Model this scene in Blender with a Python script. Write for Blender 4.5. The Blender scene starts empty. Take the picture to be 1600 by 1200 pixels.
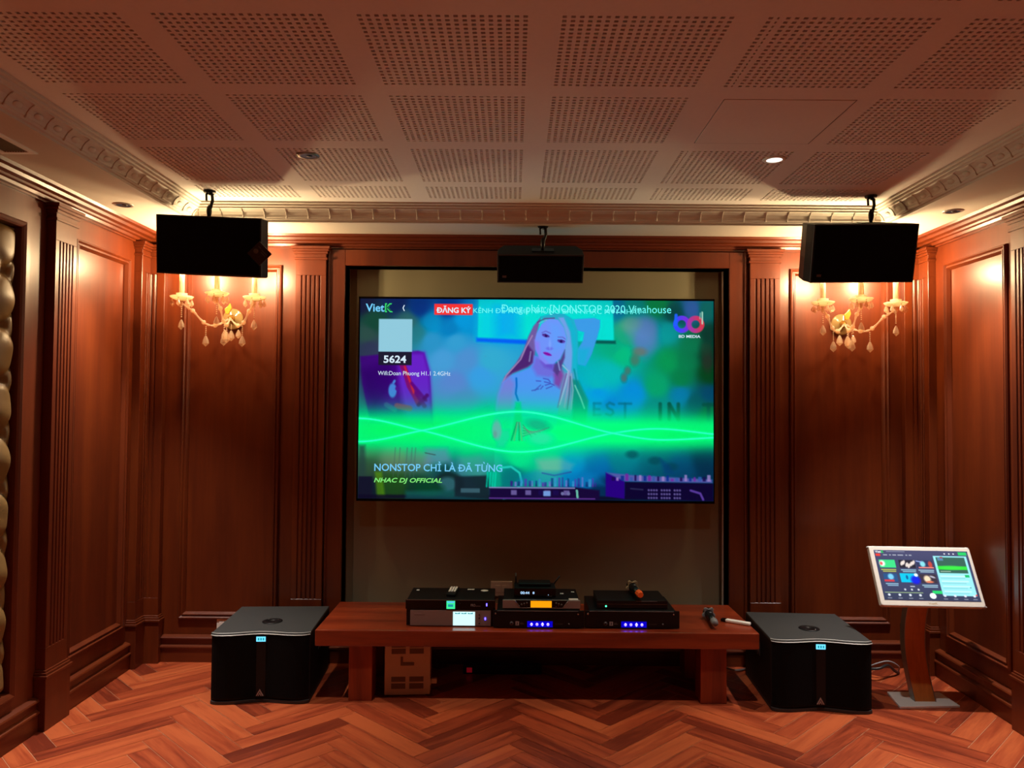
import bpy, bmesh, math, random
import numpy as np
from mathutils import Matrix, Vector
random.seed(7)
rng = np.random.default_rng(5)
S = bpy.context.scene
COL = S.collection
PI = math.pi

# ------------------------------------------------------------------ helpers
def lin(c):
    return tuple(((v/255)/12.92 if v/255 <= .04045 else ((v/255+.055)/1.055)**2.4) for v in c[:3])

class MB:
    """collects geometry, builds ONE mesh object"""
    def __init__(s, M=None):
        s.v, s.f, s.M, s.sm = [], [], M or Matrix.Identity(4), []
    def add(s, vs, fs, M=None, smooth=False):
        T = s.M @ M if M is not None else s.M
        b = len(s.v)
        s.v += [tuple(T @ Vector(p)) for p in vs]
        s.f += [tuple(i+b for i in q) for q in fs]
        s.sm += [smooth]*len(fs)
        return s
    def box(s, x0, x1, y0, y1, z0, z1, M=None):
        vs = [(x, y, z) for x in (x0, x1) for y in (y0, y1) for z in (z0, z1)]
        return s.add(vs, [(0,1,3,2),(4,6,7,5),(0,4,5,1),(2,3,7,6),(0,2,6,4),(1,5,7,3)], M)
    def prism(s, poly, a0, a1, axis='z', M=None, smooth=False):
        """poly of 2D points extruded along axis. z: (x,y); y: (x,z); x: (y,z)"""
        def P(p, a):
            return {'z': (p[0], p[1], a), 'y': (p[0], a, p[1]), 'x': (a, p[0], p[1])}[axis]
        n = len(poly)
        vs = [P(p, a0) for p in poly]+[P(p, a1) for p in poly]
        s.add(vs, [tuple(range(n-1, -1, -1)), tuple(range(n, 2*n))], M)
        b = len(s.v)-2*n
        s.f += [(b+i, b+(i+1) % n, b+n+(i+1) % n, b+n+i) for i in range(n)]
        s.sm += [smooth]*n
        return s
    def lathe(s, prof, seg=24, M=None, smooth=True, sx=1, sy=1, cap=True):
        """prof: (r,z) from bottom to top about local z"""
        vs, fs = [], []
        n = len(prof)
        for i in range(seg):
            a = 2*PI*i/seg
            vs += [(r*math.cos(a)*sx, r*math.sin(a)*sy, z) for r, z in prof]
        for i in range(seg):
            j = (i+1) % seg
            fs += [(i*n+k, j*n+k, j*n+k+1, i*n+k+1) for k in range(n-1)]
        if cap and prof[0][0] > 1e-6: fs.append(tuple(i*n for i in range(seg-1, -1, -1)))
        if cap and prof[-1][0] > 1e-6: fs.append(tuple(i*n+n-1 for i in range(seg)))
        return s.add(vs, fs, M, smooth)
    def tube(s, pts, r, seg=8, M=None, smooth=True):
        pts = [Vector(p) for p in pts]
        n = len(pts); vs, fs = [], []
        rr = r if isinstance(r, (list, tuple)) else [r]*n
        up = Vector((0, 0, 1))
        t0 = (pts[1]-pts[0]).normalized()
        if abs(t0.dot(up)) > .95: up = Vector((1, 0, 0))
        x = t0.cross(up).normalized()
        for i, p in enumerate(pts):
            t = (pts[min(i+1, n-1)]-pts[max(i-1, 0)]).normalized()
            x = (x-t*x.dot(t)).normalized(); y = t.cross(x)
            vs += [p+(x*math.cos(2*PI*k/seg)+y*math.sin(2*PI*k/seg))*rr[i] for k in range(seg)]
        for i in range(n-1):
            for k in range(seg):
                l = (k+1) % seg
                fs.append((i*seg+k, i*seg+l, (i+1)*seg+l, (i+1)*seg+k))
        fs.append(tuple(range(seg-1, -1, -1))); fs.append(tuple((n-1)*seg+k for k in range(seg)))
        return s.add(vs, fs, M, smooth)
    def ball(s, c, r, seg=12, rings=8, sc=(1, 1, 1), smooth=True, M=None):
        prof = [(r*math.sin(PI*k/rings), -r*math.cos(PI*k/rings)) for k in range(rings+1)]
        prof[0] = (0, -r); prof[-1] = (0, r)
        T = Matrix.Translation(c) @ Matrix.Diagonal((*sc, 1))
        return s.lathe(prof, seg, (M @ T) if M is not None else T, smooth)
    def sweep(s, path, prof, closed=False, M=None):
        """sweep profile (d inward, z) along 2D path, inside on the right hand"""
        n = len(path); P = [Vector(p) for p in path]
        def nrm(a, b):
            d = (b-a).normalized(); return Vector((d.y, -d.x))
        vs = []
        for i in range(n):
            if closed or 0 < i < n-1:
                n1 = nrm(P[i-1], P[i]); n2 = nrm(P[i], P[(i+1) % n])
                m = (n1+n2); m = m/m.dot(n1)
            elif i == 0: m = nrm(P[0], P[1])
            else: m = nrm(P[-2], P[-1])
            vs += [(P[i].x+m.x*d, P[i].y+m.y*d, z) for d, z in prof]
        k = len(prof); fs = []
        for i in range(n if closed else n-1):
            j = (i+1) % n
            fs += [(i*k+a, i*k+(a+1) % k, j*k+(a+1) % k, j*k+a) for a in range(k)]
        if not closed:
            fs.append(tuple(range(k))); fs.append(tuple((n-1)*k+a for a in range(k-1, -1, -1)))
        return s.add(vs, fs, M)
    def ring(s, u0, u1, z0, z1, prof):
        """mitred picture-frame moulding in a (u,d,z) wall frame; prof: (inset, d)"""
        vs = []
        for cu, cz, su, sz in ((u0, z0, 1, 1), (u1, z0, -1, 1), (u1, z1, -1, -1), (u0, z1, 1, -1)):
            vs += [(cu+su*i, d, cz+sz*i) for i, d in prof]
        k = len(prof); fs = []
        for i in range(4):
            j = (i+1) % 4
            fs += [(i*k+a, i*k+(a+1) % k, j*k+(a+1) % k, j*k+a) for a in range(k)]
        return s.add(vs, fs)
    def build(s, name, mat, parent=None, bevel=0, seg=2, recalc=True):
        me = bpy.data.meshes.new(name)
        me.from_pydata(s.v, [], s.f)
        me.polygons.foreach_set('use_smooth', s.sm)
        if recalc:
            bm = bmesh.new(); bm.from_mesh(me)
            bmesh.ops.recalc_face_normals(bm, faces=bm.faces)
            bm.to_mesh(me); bm.free()
        me.update()
        o = bpy.data.objects.new(name, me)
        COL.objects.link(o)
        for m in (mat if isinstance(mat, (list, tuple)) else [mat]): me.materials.append(m)
        if parent: o.parent = parent
        if bevel:
            b = o.modifiers.new('edge', 'BEVEL'); b.width = bevel; b.segments = seg
            b.limit_method = 'ANGLE'; b.angle_limit = math.radians(40); b.harden_normals = False
        return o

def tag(o, label=None, cat=None, group=None, kind=None):
    if label: o['label'] = label
    if cat: o['category'] = cat
    if group: o['group'] = group
    if kind: o['kind'] = kind
    return o
def thing(name, label, cat, loc, rot=(0, 0, 0), group=None):
    o = bpy.data.objects.new(name, None); COL.objects.link(o)
    o.empty_display_size = .05
    o.location = loc; o.rotation_euler = rot
    return tag(o, label, cat, group)
def T(x, y, z): return Matrix.Translation((x, y, z))
def RX(a): return Matrix.Rotation(math.radians(a), 4, 'X')
def RY(a): return Matrix.Rotation(math.radians(a), 4, 'Y')
def RZ(a): return Matrix.Rotation(math.radians(a), 4, 'Z')

# ------------------------------------------------------------------ materials
def mat(name, col=(128, 128, 128), rough=.5, metal=0, emit=None, es=1, coat=0, trans=0, ior=1.5, alpha=1, spec=.5):
    m = bpy.data.materials.new(name); m.use_nodes = True
    b = m.node_tree.nodes['Principled BSDF']
    b.inputs['Base Color'].default_value = (*lin(col), 1)
    b.inputs['Roughness'].default_value = rough
    b.inputs['Metallic'].default_value = metal
    b.inputs['Coat Weight'].default_value = coat
    b.inputs['Coat Roughness'].default_value = .22
    b.inputs['Transmission Weight'].default_value = trans
    b.inputs['IOR'].default_value = ior
    b.inputs['Specular IOR Level'].default_value = spec
    if emit:
        b.inputs['Emission Color'].default_value = (*lin(emit), 1)
        b.inputs['Emission Strength'].default_value = es
    return m
def nodes(m):
    nt = m.node_tree
    def N(t, **k):
        n = nt.nodes.new(t)
        for a, v in k.items(): setattr(n, a, v)
        return n
    return nt, N, nt.nodes['Principled BSDF']
def speckle(m, scale=400, amt=.15, bump=.0):
    """fine mottling of the base colour (+ optional bump)"""
    nt, N, b = nodes(m)
    tc = N('ShaderNodeTexCoord'); no = N('ShaderNodeTexNoise'); no.inputs['Scale'].default_value = scale
    nt.links.new(tc.outputs['Object'], no.inputs['Vector'])
    mr = N('ShaderNodeMapRange'); mr.inputs['To Min'].default_value = 1-amt; mr.inputs['To Max'].default_value = 1+amt
    nt.links.new(no.outputs['Fac'], mr.inputs['Value'])
    mx = N('ShaderNodeVectorMath', operation='SCALE')
    mx.inputs[0].default_value = b.inputs['Base Color'].default_value[:3]
    nt.links.new(mr.outputs['Result'], mx.inputs['Scale'])
    nt.links.new(mx.outputs['Vector'], b.inputs['Base Color'])
    if bump:
        bp = N('ShaderNodeBump'); bp.inputs['Strength'].default_value = bump; bp.inputs['Distance'].default_value = .002
        nt.links.new(no.outputs['Fac'], bp.inputs['Height']); nt.links.new(bp.outputs['Normal'], b.inputs['Normal'])
    return m
def wood(name, dark, mid, light, axis='z', rough=.3, coat=.3, uv=False, island=False, scale=1.0):
    m = mat(name, mid, rough, coat=coat); nt, N, b = nodes(m)
    tc = N('ShaderNodeTexCoord'); mp = N('ShaderNodeMapping')
    st = {'z': (9, 9, .7), 'x': (.7, 9, 9), 'y': (9, .7, 9), 'u': (1.2, 14, 1)}[axis]
    mp.inputs['Scale'].default_value = tuple(v*scale for v in st)
    nt.links.new(tc.outputs['UV' if uv else 'Object'], mp.inputs['Vector'])
    n1 = N('ShaderNodeTexNoise'); n1.inputs['Scale'].default_value = 1.3; n1.inputs['Detail'].default_value = 5; n1.inputs['Distortion'].default_value = .7
    n2 = N('ShaderNodeTexNoise'); n2.inputs['Scale'].default_value = 9; n2.inputs['Detail'].default_value = 3
    for n in (n1, n2): nt.links.new(mp.outputs['Vector'], n.inputs['Vector'])
    ad = N('ShaderNodeMath', operation='MULTIPLY_ADD'); ad.inputs[1].default_value = .35
    nt.links.new(n2.outputs['Fac'], ad.inputs[0]); nt.links.new(n1.outputs['Fac'], ad.inputs[2])
    fac = ad.outputs[0]
    if island:
        ge = N('ShaderNodeNewGeometry'); ma = N('ShaderNodeMath', operation='MULTIPLY_ADD'); ma.inputs[1].default_value = .55
        nt.links.new(ge.outputs['Random Per Island'], ma.inputs[0])
        sb = N('ShaderNodeMath', operation='SUBTRACT'); sb.inputs[1].default_value = .27
        nt.links.new(fac, sb.inputs[0]); nt.links.new(sb.outputs[0], ma.inputs[2]); fac = ma.outputs[0]
    cr = N('ShaderNodeValToRGB')
    cr.color_ramp.elements[0].position = .42; cr.color_ramp.elements[0].color = (*lin(dark), 1)
    cr.color_ramp.elements[1].position = .95; cr.color_ramp.elements[1].color = (*lin(light), 1)
    e = cr.color_ramp.elements.new(.68); e.color = (*lin(mid), 1)
    nt.links.new(fac, cr.inputs['Fac']); nt.links.new(cr.outputs['Color'], b.inputs['Base Color'])
    bp = N('ShaderNodeBump'); bp.inputs['Strength'].default_value = .02; bp.inputs['Distance'].default_value = .002
    nt.links.new(n2.outputs['Fac'], bp.inputs['Height']); nt.links.new(bp.outputs['Normal'], b.inputs['Normal'])
    return m
def emis(name, col, s=1.0):
    m = bpy.data.materials.new(name); m.use_nodes = True; nt = m.node_tree
    nt.nodes.remove(nt.nodes['Principled BSDF'])
    e = nt.nodes.new('ShaderNodeEmission'); e.inputs['Color'].default_value = (*lin(col), 1); e.inputs['Strength'].default_value = s
    nt.links.new(e.outputs[0], nt.nodes['Material Output'].inputs['Surface'])
    return m

WOOD = wood('cherry_wood', (80, 28, 7), (94, 36, 9), (108, 45, 12), 'z', .38, .15, scale=.7)
WOODH = wood('cherry_wood_horizontal', (80, 28, 7), (94, 36, 9), (108, 45, 12), 'x', .38, .15, scale=.7)
WOODY = wood('cherry_wood_lengthwise', (80, 28, 7), (94, 36, 9), (108, 45, 12), 'y', .38, .15, scale=.7)
BENCHW = wood('bench_wood', (100, 34, 16), (132, 48, 22), (160, 66, 30), 'x', .3, .35)
BENCHL = wood('bench_leg_wood', (100, 34, 16), (132, 48, 22), (160, 66, 30), 'z', .35, .2)
FLOORW = wood('floor_plank_wood', (112, 41, 22), (162, 69, 38), (190, 93, 52), 'u', .34, .1, uv=True, island=True)
SEAM = mat('floor_seam', (235, 185, 145), .5)
CEIL = speckle(mat('ceiling_paint', (236, 230, 224), .85), 60, .03)
PLENUM = speckle(mat('ceiling_felt', (105, 86, 76), .95), 80, .1)
PLASTER = speckle(mat('plaster', (208, 200, 188), .7), 60, .03)
FABRIC = speckle(mat('niche_fabric', (148, 142, 114), .9), 700, .12, .2)
NICHEDARK = speckle(mat('niche_return', (150, 130, 98), .8), 100, .1)
LEATHER = speckle(mat('leather', (122, 94, 54), .42), 300, .08, .15)
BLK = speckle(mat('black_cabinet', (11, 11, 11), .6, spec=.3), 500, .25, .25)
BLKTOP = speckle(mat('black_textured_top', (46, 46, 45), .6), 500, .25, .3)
GRILLE = speckle(mat('black_grille', (3, 3, 3), .8, spec=.15), 900, .5, .3)
BLKM = speckle(mat('black_metal', (8, 8, 10), .4, spec=.35), 300, .1)
BLKG = mat('black_gloss', (4, 4, 5), .15, spec=.35)
STEEL = speckle(mat('steel', (150, 145, 140), .35, metal=.8), 200, .06)
SILVER = speckle(mat('silver_panel', (150, 138, 130), .4, metal=.35), 300, .05)
CHROME = mat('chrome', (200, 200, 200), .18, metal=1)
WHITEP = speckle(mat('white_plastic', (225, 220, 210), .4), 200, .02)
WHITEM = speckle(mat('white_painted_metal', (238, 236, 230), .35), 200, .03)
BEIGE = speckle(mat('beige_metal', (214, 202, 188), .5), 150, .04)
SLOT = mat('vent_slot', (118, 100, 86), .7)
LIP = speckle(mat('lip_highlight', (165, 160, 152), .4), 300, .1)  # highlight on the subwoofer's top front edge, put in as pale grey
GREYP = speckle(mat('grey_plastic', (120, 120, 120), .45), 200, .05)
ORANGE = speckle(mat('orange_rubber', (235, 95, 25), .5), 200, .05)
REDP = mat('red_plastic', (180, 20, 20), .4)
BADGE = speckle(mat('brown_badge', (48, 28, 18), .4), 200, .1)
PALEMARK = mat('pale_print', (170, 160, 155), .5)
DIMMARK = mat('dim_print', (90, 80, 76), .5)
AMBER = mat('amber_glass', (235, 170, 70), .15, trans=.4)
def translucent(name, col, mixf, gl=.12):
    m = mat(name, col, gl, spec=.6); nt, N, b = nodes(m)
    t = N('ShaderNodeBsdfTranslucent'); t.inputs['Color'].default_value = (*lin(col), 1)
    tr = N('ShaderNodeBsdfTransparent'); tr.inputs['Color'].default_value = (*lin(col), 1)
    m1 = N('ShaderNodeMixShader'); m1.inputs['Fac'].default_value = mixf[0]
    m2 = N('ShaderNodeMixShader'); m2.inputs['Fac'].default_value = mixf[1]
    out = nt.nodes['Material Output']
    nt.links.new(b.outputs[0], m1.inputs[1]); nt.links.new(t.outputs[0], m1.inputs[2])
    nt.links.new(m1.outputs[0], m2.inputs[1]); nt.links.new(tr.outputs[0], m2.inputs[2])
    nt.links.new(m2.outputs[0], out.inputs['Surface'])
    return m
FROST = translucent('frosted_cut_glass', (245, 232, 208), (.55, .18))
GLASS = translucent('crystal', (255, 240, 222), (.25, .68), .04)
ROSETTE = translucent('glass_rosette', (190, 160, 110), (.3, .45), .08)
BRASS = speckle(mat('brass', (215, 175, 95), .25, metal=.9), 200, .06)
CANDLE = translucent('candle_sleeve', (245, 230, 195), (.5, 0), .5)
BULB = emis('candle_bulb', (255, 219, 164), 740)
LAMPLIT = emis('downlight_lit', (255, 246, 235), 1.6)
LAMPDIM = emis('downlight_dim', (190, 150, 140), .14)
BROWNPOST = wood('post_veneer', (155, 90, 42), (185, 112, 54), (205, 128, 64), 'z', .3, .2)
CABLE = mat('cable_rubber', (38, 36, 38), .4)
CABLEG = mat('cable_grey', (150, 150, 155), .4)

def struct(o): return tag(o, kind='structure')

# ------------------------------------------------------------------ room numbers
XL, XR, YB, YR = -2.185, 2.42, 4.545, -2.0       # wall faces
ZS, ZC = 2.495, 2.58                              # soffit, perforated ceiling
NX0, NX1, NZ1, ND = -1.0, 1.27, 2.328, .125        # niche
ML = Matrix(((0, 1, 0, XL), (1, 0, 0, 0), (0, 0, 1, 0), (0, 0, 0, 1)))   # (u,d,z) -> world, left wall
MR = Matrix(((0, -1, 0, XR), (1, 0, 0, 0), (0, 0, 1, 0), (0, 0, 0, 1)))
MBK = Matrix(((1, 0, 0, 0), (0, -1, 0, YB), (0, 0, 1, 0), (0, 0, 0, 1)))

# ---- floor: 45 degree herringbone, every plank a face island
def floor():
    w, n = .0962, 6
    L = n*w; X0 = -.35; g = .0013
    bm = bmesh.new(); uvl = bm.loops.layers.uv.new('UVMap')
    r2 = 1/math.sqrt(2)
    def plank(a0, a1, b0, b1, along_a):
        pts = [(a0+g, b0+g), (a1-g, b0+g), (a1-g, b1-g), (a0+g, b1-g)]
        P = [(X0+(a-b)*r2, (a+b)*r2) for a, b in pts]
        if max(p[0] for p in P) < XL-.05 or min(p[0] for p in P) > XR+.05: return
        if max(p[1] for p in P) < YR-.05 or min(p[1] for p in P) > YB+.1: return
        f = bm.faces.new([bm.verts.new((x, y, 0)) for x, y in P])
        ru, rv = random.random()*50, random.random()*50
        for lp, (a, b) in zip(f.loops, pts):
            u, v = ((a-a0), (b-b0)) if along_a else ((b-b0), (a-a0))
            lp[uvl].uv = (u+ru, v+rv)
    for i in range(-90, 130):
        for k in range(-9, 10):
            o = 2*n*k
            plank((i+o)*w, (i+o+n)*w, i*w, (i+1)*w, True)
            plank((i+o+n)*w, (i+o+n+1)*w, (i+1-n)*w, (i+1)*w, False)
    for co, no in (((XL-.02, 0, 0), (-1, 0, 0)), ((XR+.02, 0, 0), (1, 0, 0)), ((0, YR-.02, 0), (0, -1, 0)), ((0, YB+.1, 0), (0, 1, 0))):
        bmesh.ops.bisect_plane(bm, geom=bm.verts[:]+bm.edges[:]+bm.faces[:], plane_co=co, plane_no=no, clear_outer=True)
    for f in bm.faces: f.normal_update()
    bmesh.ops.recalc_face_normals(bm, faces=bm.faces)
    for f in bm.faces:
        if f.normal.z < 0: f.normal_flip()
    nf = len(bm.faces)
    vs = [bm.verts.new(p) for p in ((XL-.1, YR-.1, -.002), (XR+.1, YR-.1, -.002), (XR+.1, YB+.2, -.002), (XL-.1, YB+.2, -.002))]
    f = bm.faces.new(vs); f.material_index = 1
    lo = [bm.verts.new((v.co.x, v.co.y, -.06)) for v in vs]
    for i in range(4):
        q = bm.faces.new((vs[i], lo[i], lo[(i+1) % 4], vs[(i+1) % 4])); q.material_index = 1
    q = bm.faces.new(lo[::-1]); q.material_index = 1
    me = bpy.data.meshes.new('floor'); bm.to_mesh(me); bm.free()
    me.materials.append(FLOORW); me.materials.append(SEAM)
    o = bpy.data.objects.new('floor', me); COL.objects.link(o)
    return struct(o)
floor()

# ---- walls
def rects_minus(u0, u1, z0, z1, holes):
    us = sorted({u0, u1, *[h[0] for h in holes], *[h[1] for h in holes]})
    zs = sorted({z0, z1, *[h[2] for h in holes], *[h[3] for h in holes]})
    for a, b in zip(us, us[1:]):
        for c, d in zip(zs, zs[1:]):
            m = ((a+b)/2, (c+d)/2)
            if not any(h[0] < m[0] < h[1] and h[2] < m[1] < h[3] for h in holes): yield a, b, c, d
PANEL_MOULD = [(0, 0), (0, .010), (.005, .018), (.010, .019), (.018, .008), (.022, .008), (.025, .014), (.029, .014), (.040, -.005), (.040, -.012), (0, -.012)]
def panelled_wall(name, M, u0, u1, z1, panels, cut=(), th=.1):
    w = MB(M)
    holes = [p for p in panels]+list(cut)
    for a, b, c, d in rects_minus(u0, u1, -.05, z1, holes): w.box(a, b, -th, 0, c, d)
    wo = struct(w.build(name, WOOD))
    for (a, b, c, d) in panels:
        MB(M).box(a, b, -th, -.009, c, d).build('panel', WOOD, wo)
        MB(M).ring(a, b, c, d, PANEL_MOULD).build('panel_moulding', WOOD, wo)
    return wo
PZ0, PZ1 = .245, 2.32
leath = (2.15, 3.405, .21, 2.305)
def pilaster(M, u0, u1, p, parent, flutes, zt=2.43, plinth=.26, fl=(.375, 2.264), ext0=.012, ext1=.012):
    b = MB(M); w = u1-u0
    pts = [(u0, 0), (u0, p)]
    if flutes:
        fw = .011; pitch = min(.026, (w-.03)/flutes); c0 = (u0+u1)/2-(flutes-1)*pitch/2
        for i in range(flutes):
            c = c0+i*pitch
            pts += [(c-fw/2, p), (c-fw*.3, p-.007), (c+fw*.3, p-.007), (c+fw/2, p)]
    pts += [(u1, p), (u1, 0)]
    b.prism(pts, fl[0], fl[1])
    b.box(u0, u1, 0, p, fl[1], zt); b.box(u0, u1, 0, p, plinth-.01, fl[0])
    # capital and plinth steps
    for k, (a, c, e) in enumerate(((zt-.075, zt-.062, .008), (zt-.04, zt-.025, .010), (zt-.025, zt-.012, .018), (zt-.012, zt+.004, .026))):
        b.box(u0-min(e, ext0*2), u1+min(e, ext1*2), 0, p+e, a, c)
    b.box(u0-ext0, u1+ext1, 0, p+.012, 0, plinth-.02)
    b.box(u0-ext0*1.6, u1+ext1*1.6, 0, p+.02, plinth-.02, plinth-.008)
    b.box(u0-ext0, u1+ext1, 0, p+.012, plinth-.008, plinth+.004)
    b.box(u0-ext0*.5, u1+ext1*.5, 0, p+.006, plinth+.004, plinth+.014)
    return b.build('pilaster', WOOD, parent, bevel=.0015, seg=1)

wl = panelled_wall('wall_left', ML, YR, YB+.1, ZS, [(3.785, 4.335, PZ0, PZ1)], cut=[leath])
for u0, u1, fl, zt in ((3.565, 3.738, 5, 2.43), (4.40, 4.59, 4, 2.43), (1.95, 2.12, 5, 2.43)): pilaster(ML, u0, u1, .045, wl, fl)
MB(ML).box(leath[0]-.02, leath[1]+.02, -.1, -.06, leath[2]-.02, leath[3]+.02).build('backing', NICHEDARK, wl)
MB(ML).ring(leath[0], leath[1], leath[2], leath[3], [(0, 0), (0, .012), (.008, .016), (.018, .01), (.026, .004), (.026, -.06), (0, -.06)]).build('panel_moulding', WOOD, wl)
wr = panelled_wall('wall_right', MR, YR, YB+.1, ZS, [(3.755, 4.30, PZ0, PZ1), (2.3, 3.4, PZ0, PZ1)])
for u0, u1 in ((3.49, 3.668), (1.95, 2.12)): pilaster(MR, u0, u1, .045, wr, 5)
pilaster(MR, 4.40, 4.59, .045, wr, 4)
wb = panelled_wall('wall_back', MBK, XL-.1, XR+.1, ZS, [(-1.955, -1.375, PZ0, 2.33), (1.63, 2.215, PZ0, 2.33)], cut=[(NX0, NX1, .31, NZ1)])
pilaster(MBK, -1.285, -1.107, .045, wb, 5)
pilaster(MBK, 1.385, 1.56, .045, wb, 5)
pilaster(MBK, XL-.05, -2.055, .045, wb, 4)
pilaster(MBK, 2.29, XR+.05, .045, wb, 4)
# rear wall, behind the camera
w = MB(); w.box(XL-.1, XR+.1, YR-.1, YR, -.05, ZS); struct(w.build('wall_rear', PLASTER))

# niche lining and architrave
NZ0 = .31
for nm, bx in (('wall_niche_left', (NX0-.05, NX0, YB, YB+ND, NZ0-.05, NZ1+.05)), ('wall_niche_right', (NX1, NX1+.05, YB, YB+ND, NZ0-.05, NZ1+.05)), ('wall_niche_top', (NX0-.05, NX1+.05, YB, YB+ND, NZ1, NZ1+.05)), ('wall_niche_back', (NX0-.06, NX1+.06, YB+ND, YB+ND+.05, NZ0-.06, NZ1+.06))):
    no_ = struct(MB().box(*bx).build(nm, NICHEDARK))
MB().box(-.953, 1.236, YB+.085, YB+ND-.001, .315, NZ1-.004).build('fabric_board', FABRIC, no_, bevel=.004)
MB().box(1.2445, 1.2505, YB+.04, YB+.05, .315, NZ1-.01).build('edge_strip', BEIGE, no_)
ar = MB(MBK)
AW = .1
for a, b, c, d in ((NX0-AW, NX0, .152, NZ1+AW*.95), (NX1, NX1+AW, .152, NZ1+AW*.95), (NX0, NX1, NZ1, NZ1+AW*.95)): ar.box(a, b, 0, .022, c, d)
ar.box(NX0-AW, NX0-AW+.012, .022, .030, .152, NZ1+AW*.95); ar.box(NX1+AW-.012, NX1+AW, .022, .030, .152, NZ1+AW*.95)
struct(ar.build('trim_3', WOOD, bevel=.002, seg=1))

# crown, baseboards
crown = [(0, 2.43), (.014, 2.43), (.014, 2.438), (.03, 2.440), (.036, 2.452), (.052, 2.455), (.058, 2.463), (.082, 2.467), (.088, 2.480), (.112, 2.483), (.12, 2.4955), (0, 2.4955)]
struct(MB().sweep([(XL, YR), (XL, YB), (XR, YB), (XR, YR)], crown).build('trim_2', WOODH))
bb = [(0, 0), (.026, 0), (.026, .078), (.034, .082), (.036, .088), (.034, .093), (.018, .100), (.018, .130), (.030, .134), (.032, .140), (.028, .146), (.006, .154), (0, .154)]
struct(MB().sweep([(XL, YR), (XL, 4.39)], bb).build('baseboard_left', WOODY))
struct(MB().sweep([(XR, 4.39), (XR, YR)], bb).build('baseboard_right', WOODY))
q = MB(); q.sweep([(-2.05, YB), (-1.3, YB)], bb); q.sweep([(1.575, YB), (2.275, YB)], bb); q.sweep([(-1.09, YB), (1.37, YB)], bb)
struct(q.build('baseboard_back', WOODH))

# ---- soffit, cornice, perforated ceiling
OX0, OX1, OY0, OY1 = -1.755, 2.0, -1.3, 4.14
s_ = MB()
for a, b, c, d in rects_minus(XL-.1, XR+.1, YR-.1, YB+.2, [(OX0, OX1, OY0, OY1)]): s_.box(a, b, c, d, ZS, ZC+.1)
struct(s_.build('ceiling_soffit', PLASTER))
cor = [(-.02, 2.487), (.014, 2.487), (.014, 2.497), (.022, 2.500), (.026, 2.508), (.030, 2.510), (.034, 2.522), (.044, 2.536), (.058, 2.547), (.066, 2.549), (.068, 2.556), (.078, 2.560), (.080, 2.568), (.092, 2.571), (.092, 2.5805), (-.02, 2.5805)]
cm = MB().sweep([(OX0, OY0), (OX0, OY1), (OX1, OY1), (OX1, OY0)], cor, closed=True)
def rib(M, k):
    # a pinched rib with two beads and a shallow shell between ribs, following the cove
    cove = [(.029, 2.509), (.033, 2.522), (.043, 2.536), (.058, 2.548)]
    cm.tube([(0, d+.002, z-.001) for d, z in cove], [.004, .0028, .0028, .004], 5, M)
    cm.ball((0, .030, 2.508), .0055, 6, 4, M=M); cm.ball((0, .060, 2.549), .0055, 6, 4, M=M)
def shell(M):
    T_ = M @ T(0, .036, 2.527) @ RX(-52)
    cm.ball((0, 0, 0), .02, 10, 6, (1.25, .32, .8), M=T_)
    for a in (-34, 0, 34): cm.tube([(0, -.006, -.012), (math.sin(math.radians(a))*.02, -.0085, .004), (math.sin(math.radians(a))*.03, -.003, .016)], .003, 4, T_)
step = .117
for i in range(int((OX1-OX0)/step)):
    x = OX0+.06+i*step
    if x < OX1-.05: rib(Matrix(((1, 0, 0, x), (0, -1, 0, OY1), (0, 0, 1, 0), (0, 0, 0, 1))), i)
for i in range(int((OY1-OY0)/step)):
    y = OY1-.06-i*step
    for sx, X in ((1, OX0), (-1, OX1)):
        M = Matrix(((0, sx, 0, X), (1, 0, 0, y), (0, 0, 1, 0), (0, 0, 0, 1)))
        rib(M, i); shell(M @ T(-step/2, 0, 0))
struct(cm.build('trim_1', PLASTER))

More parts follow.
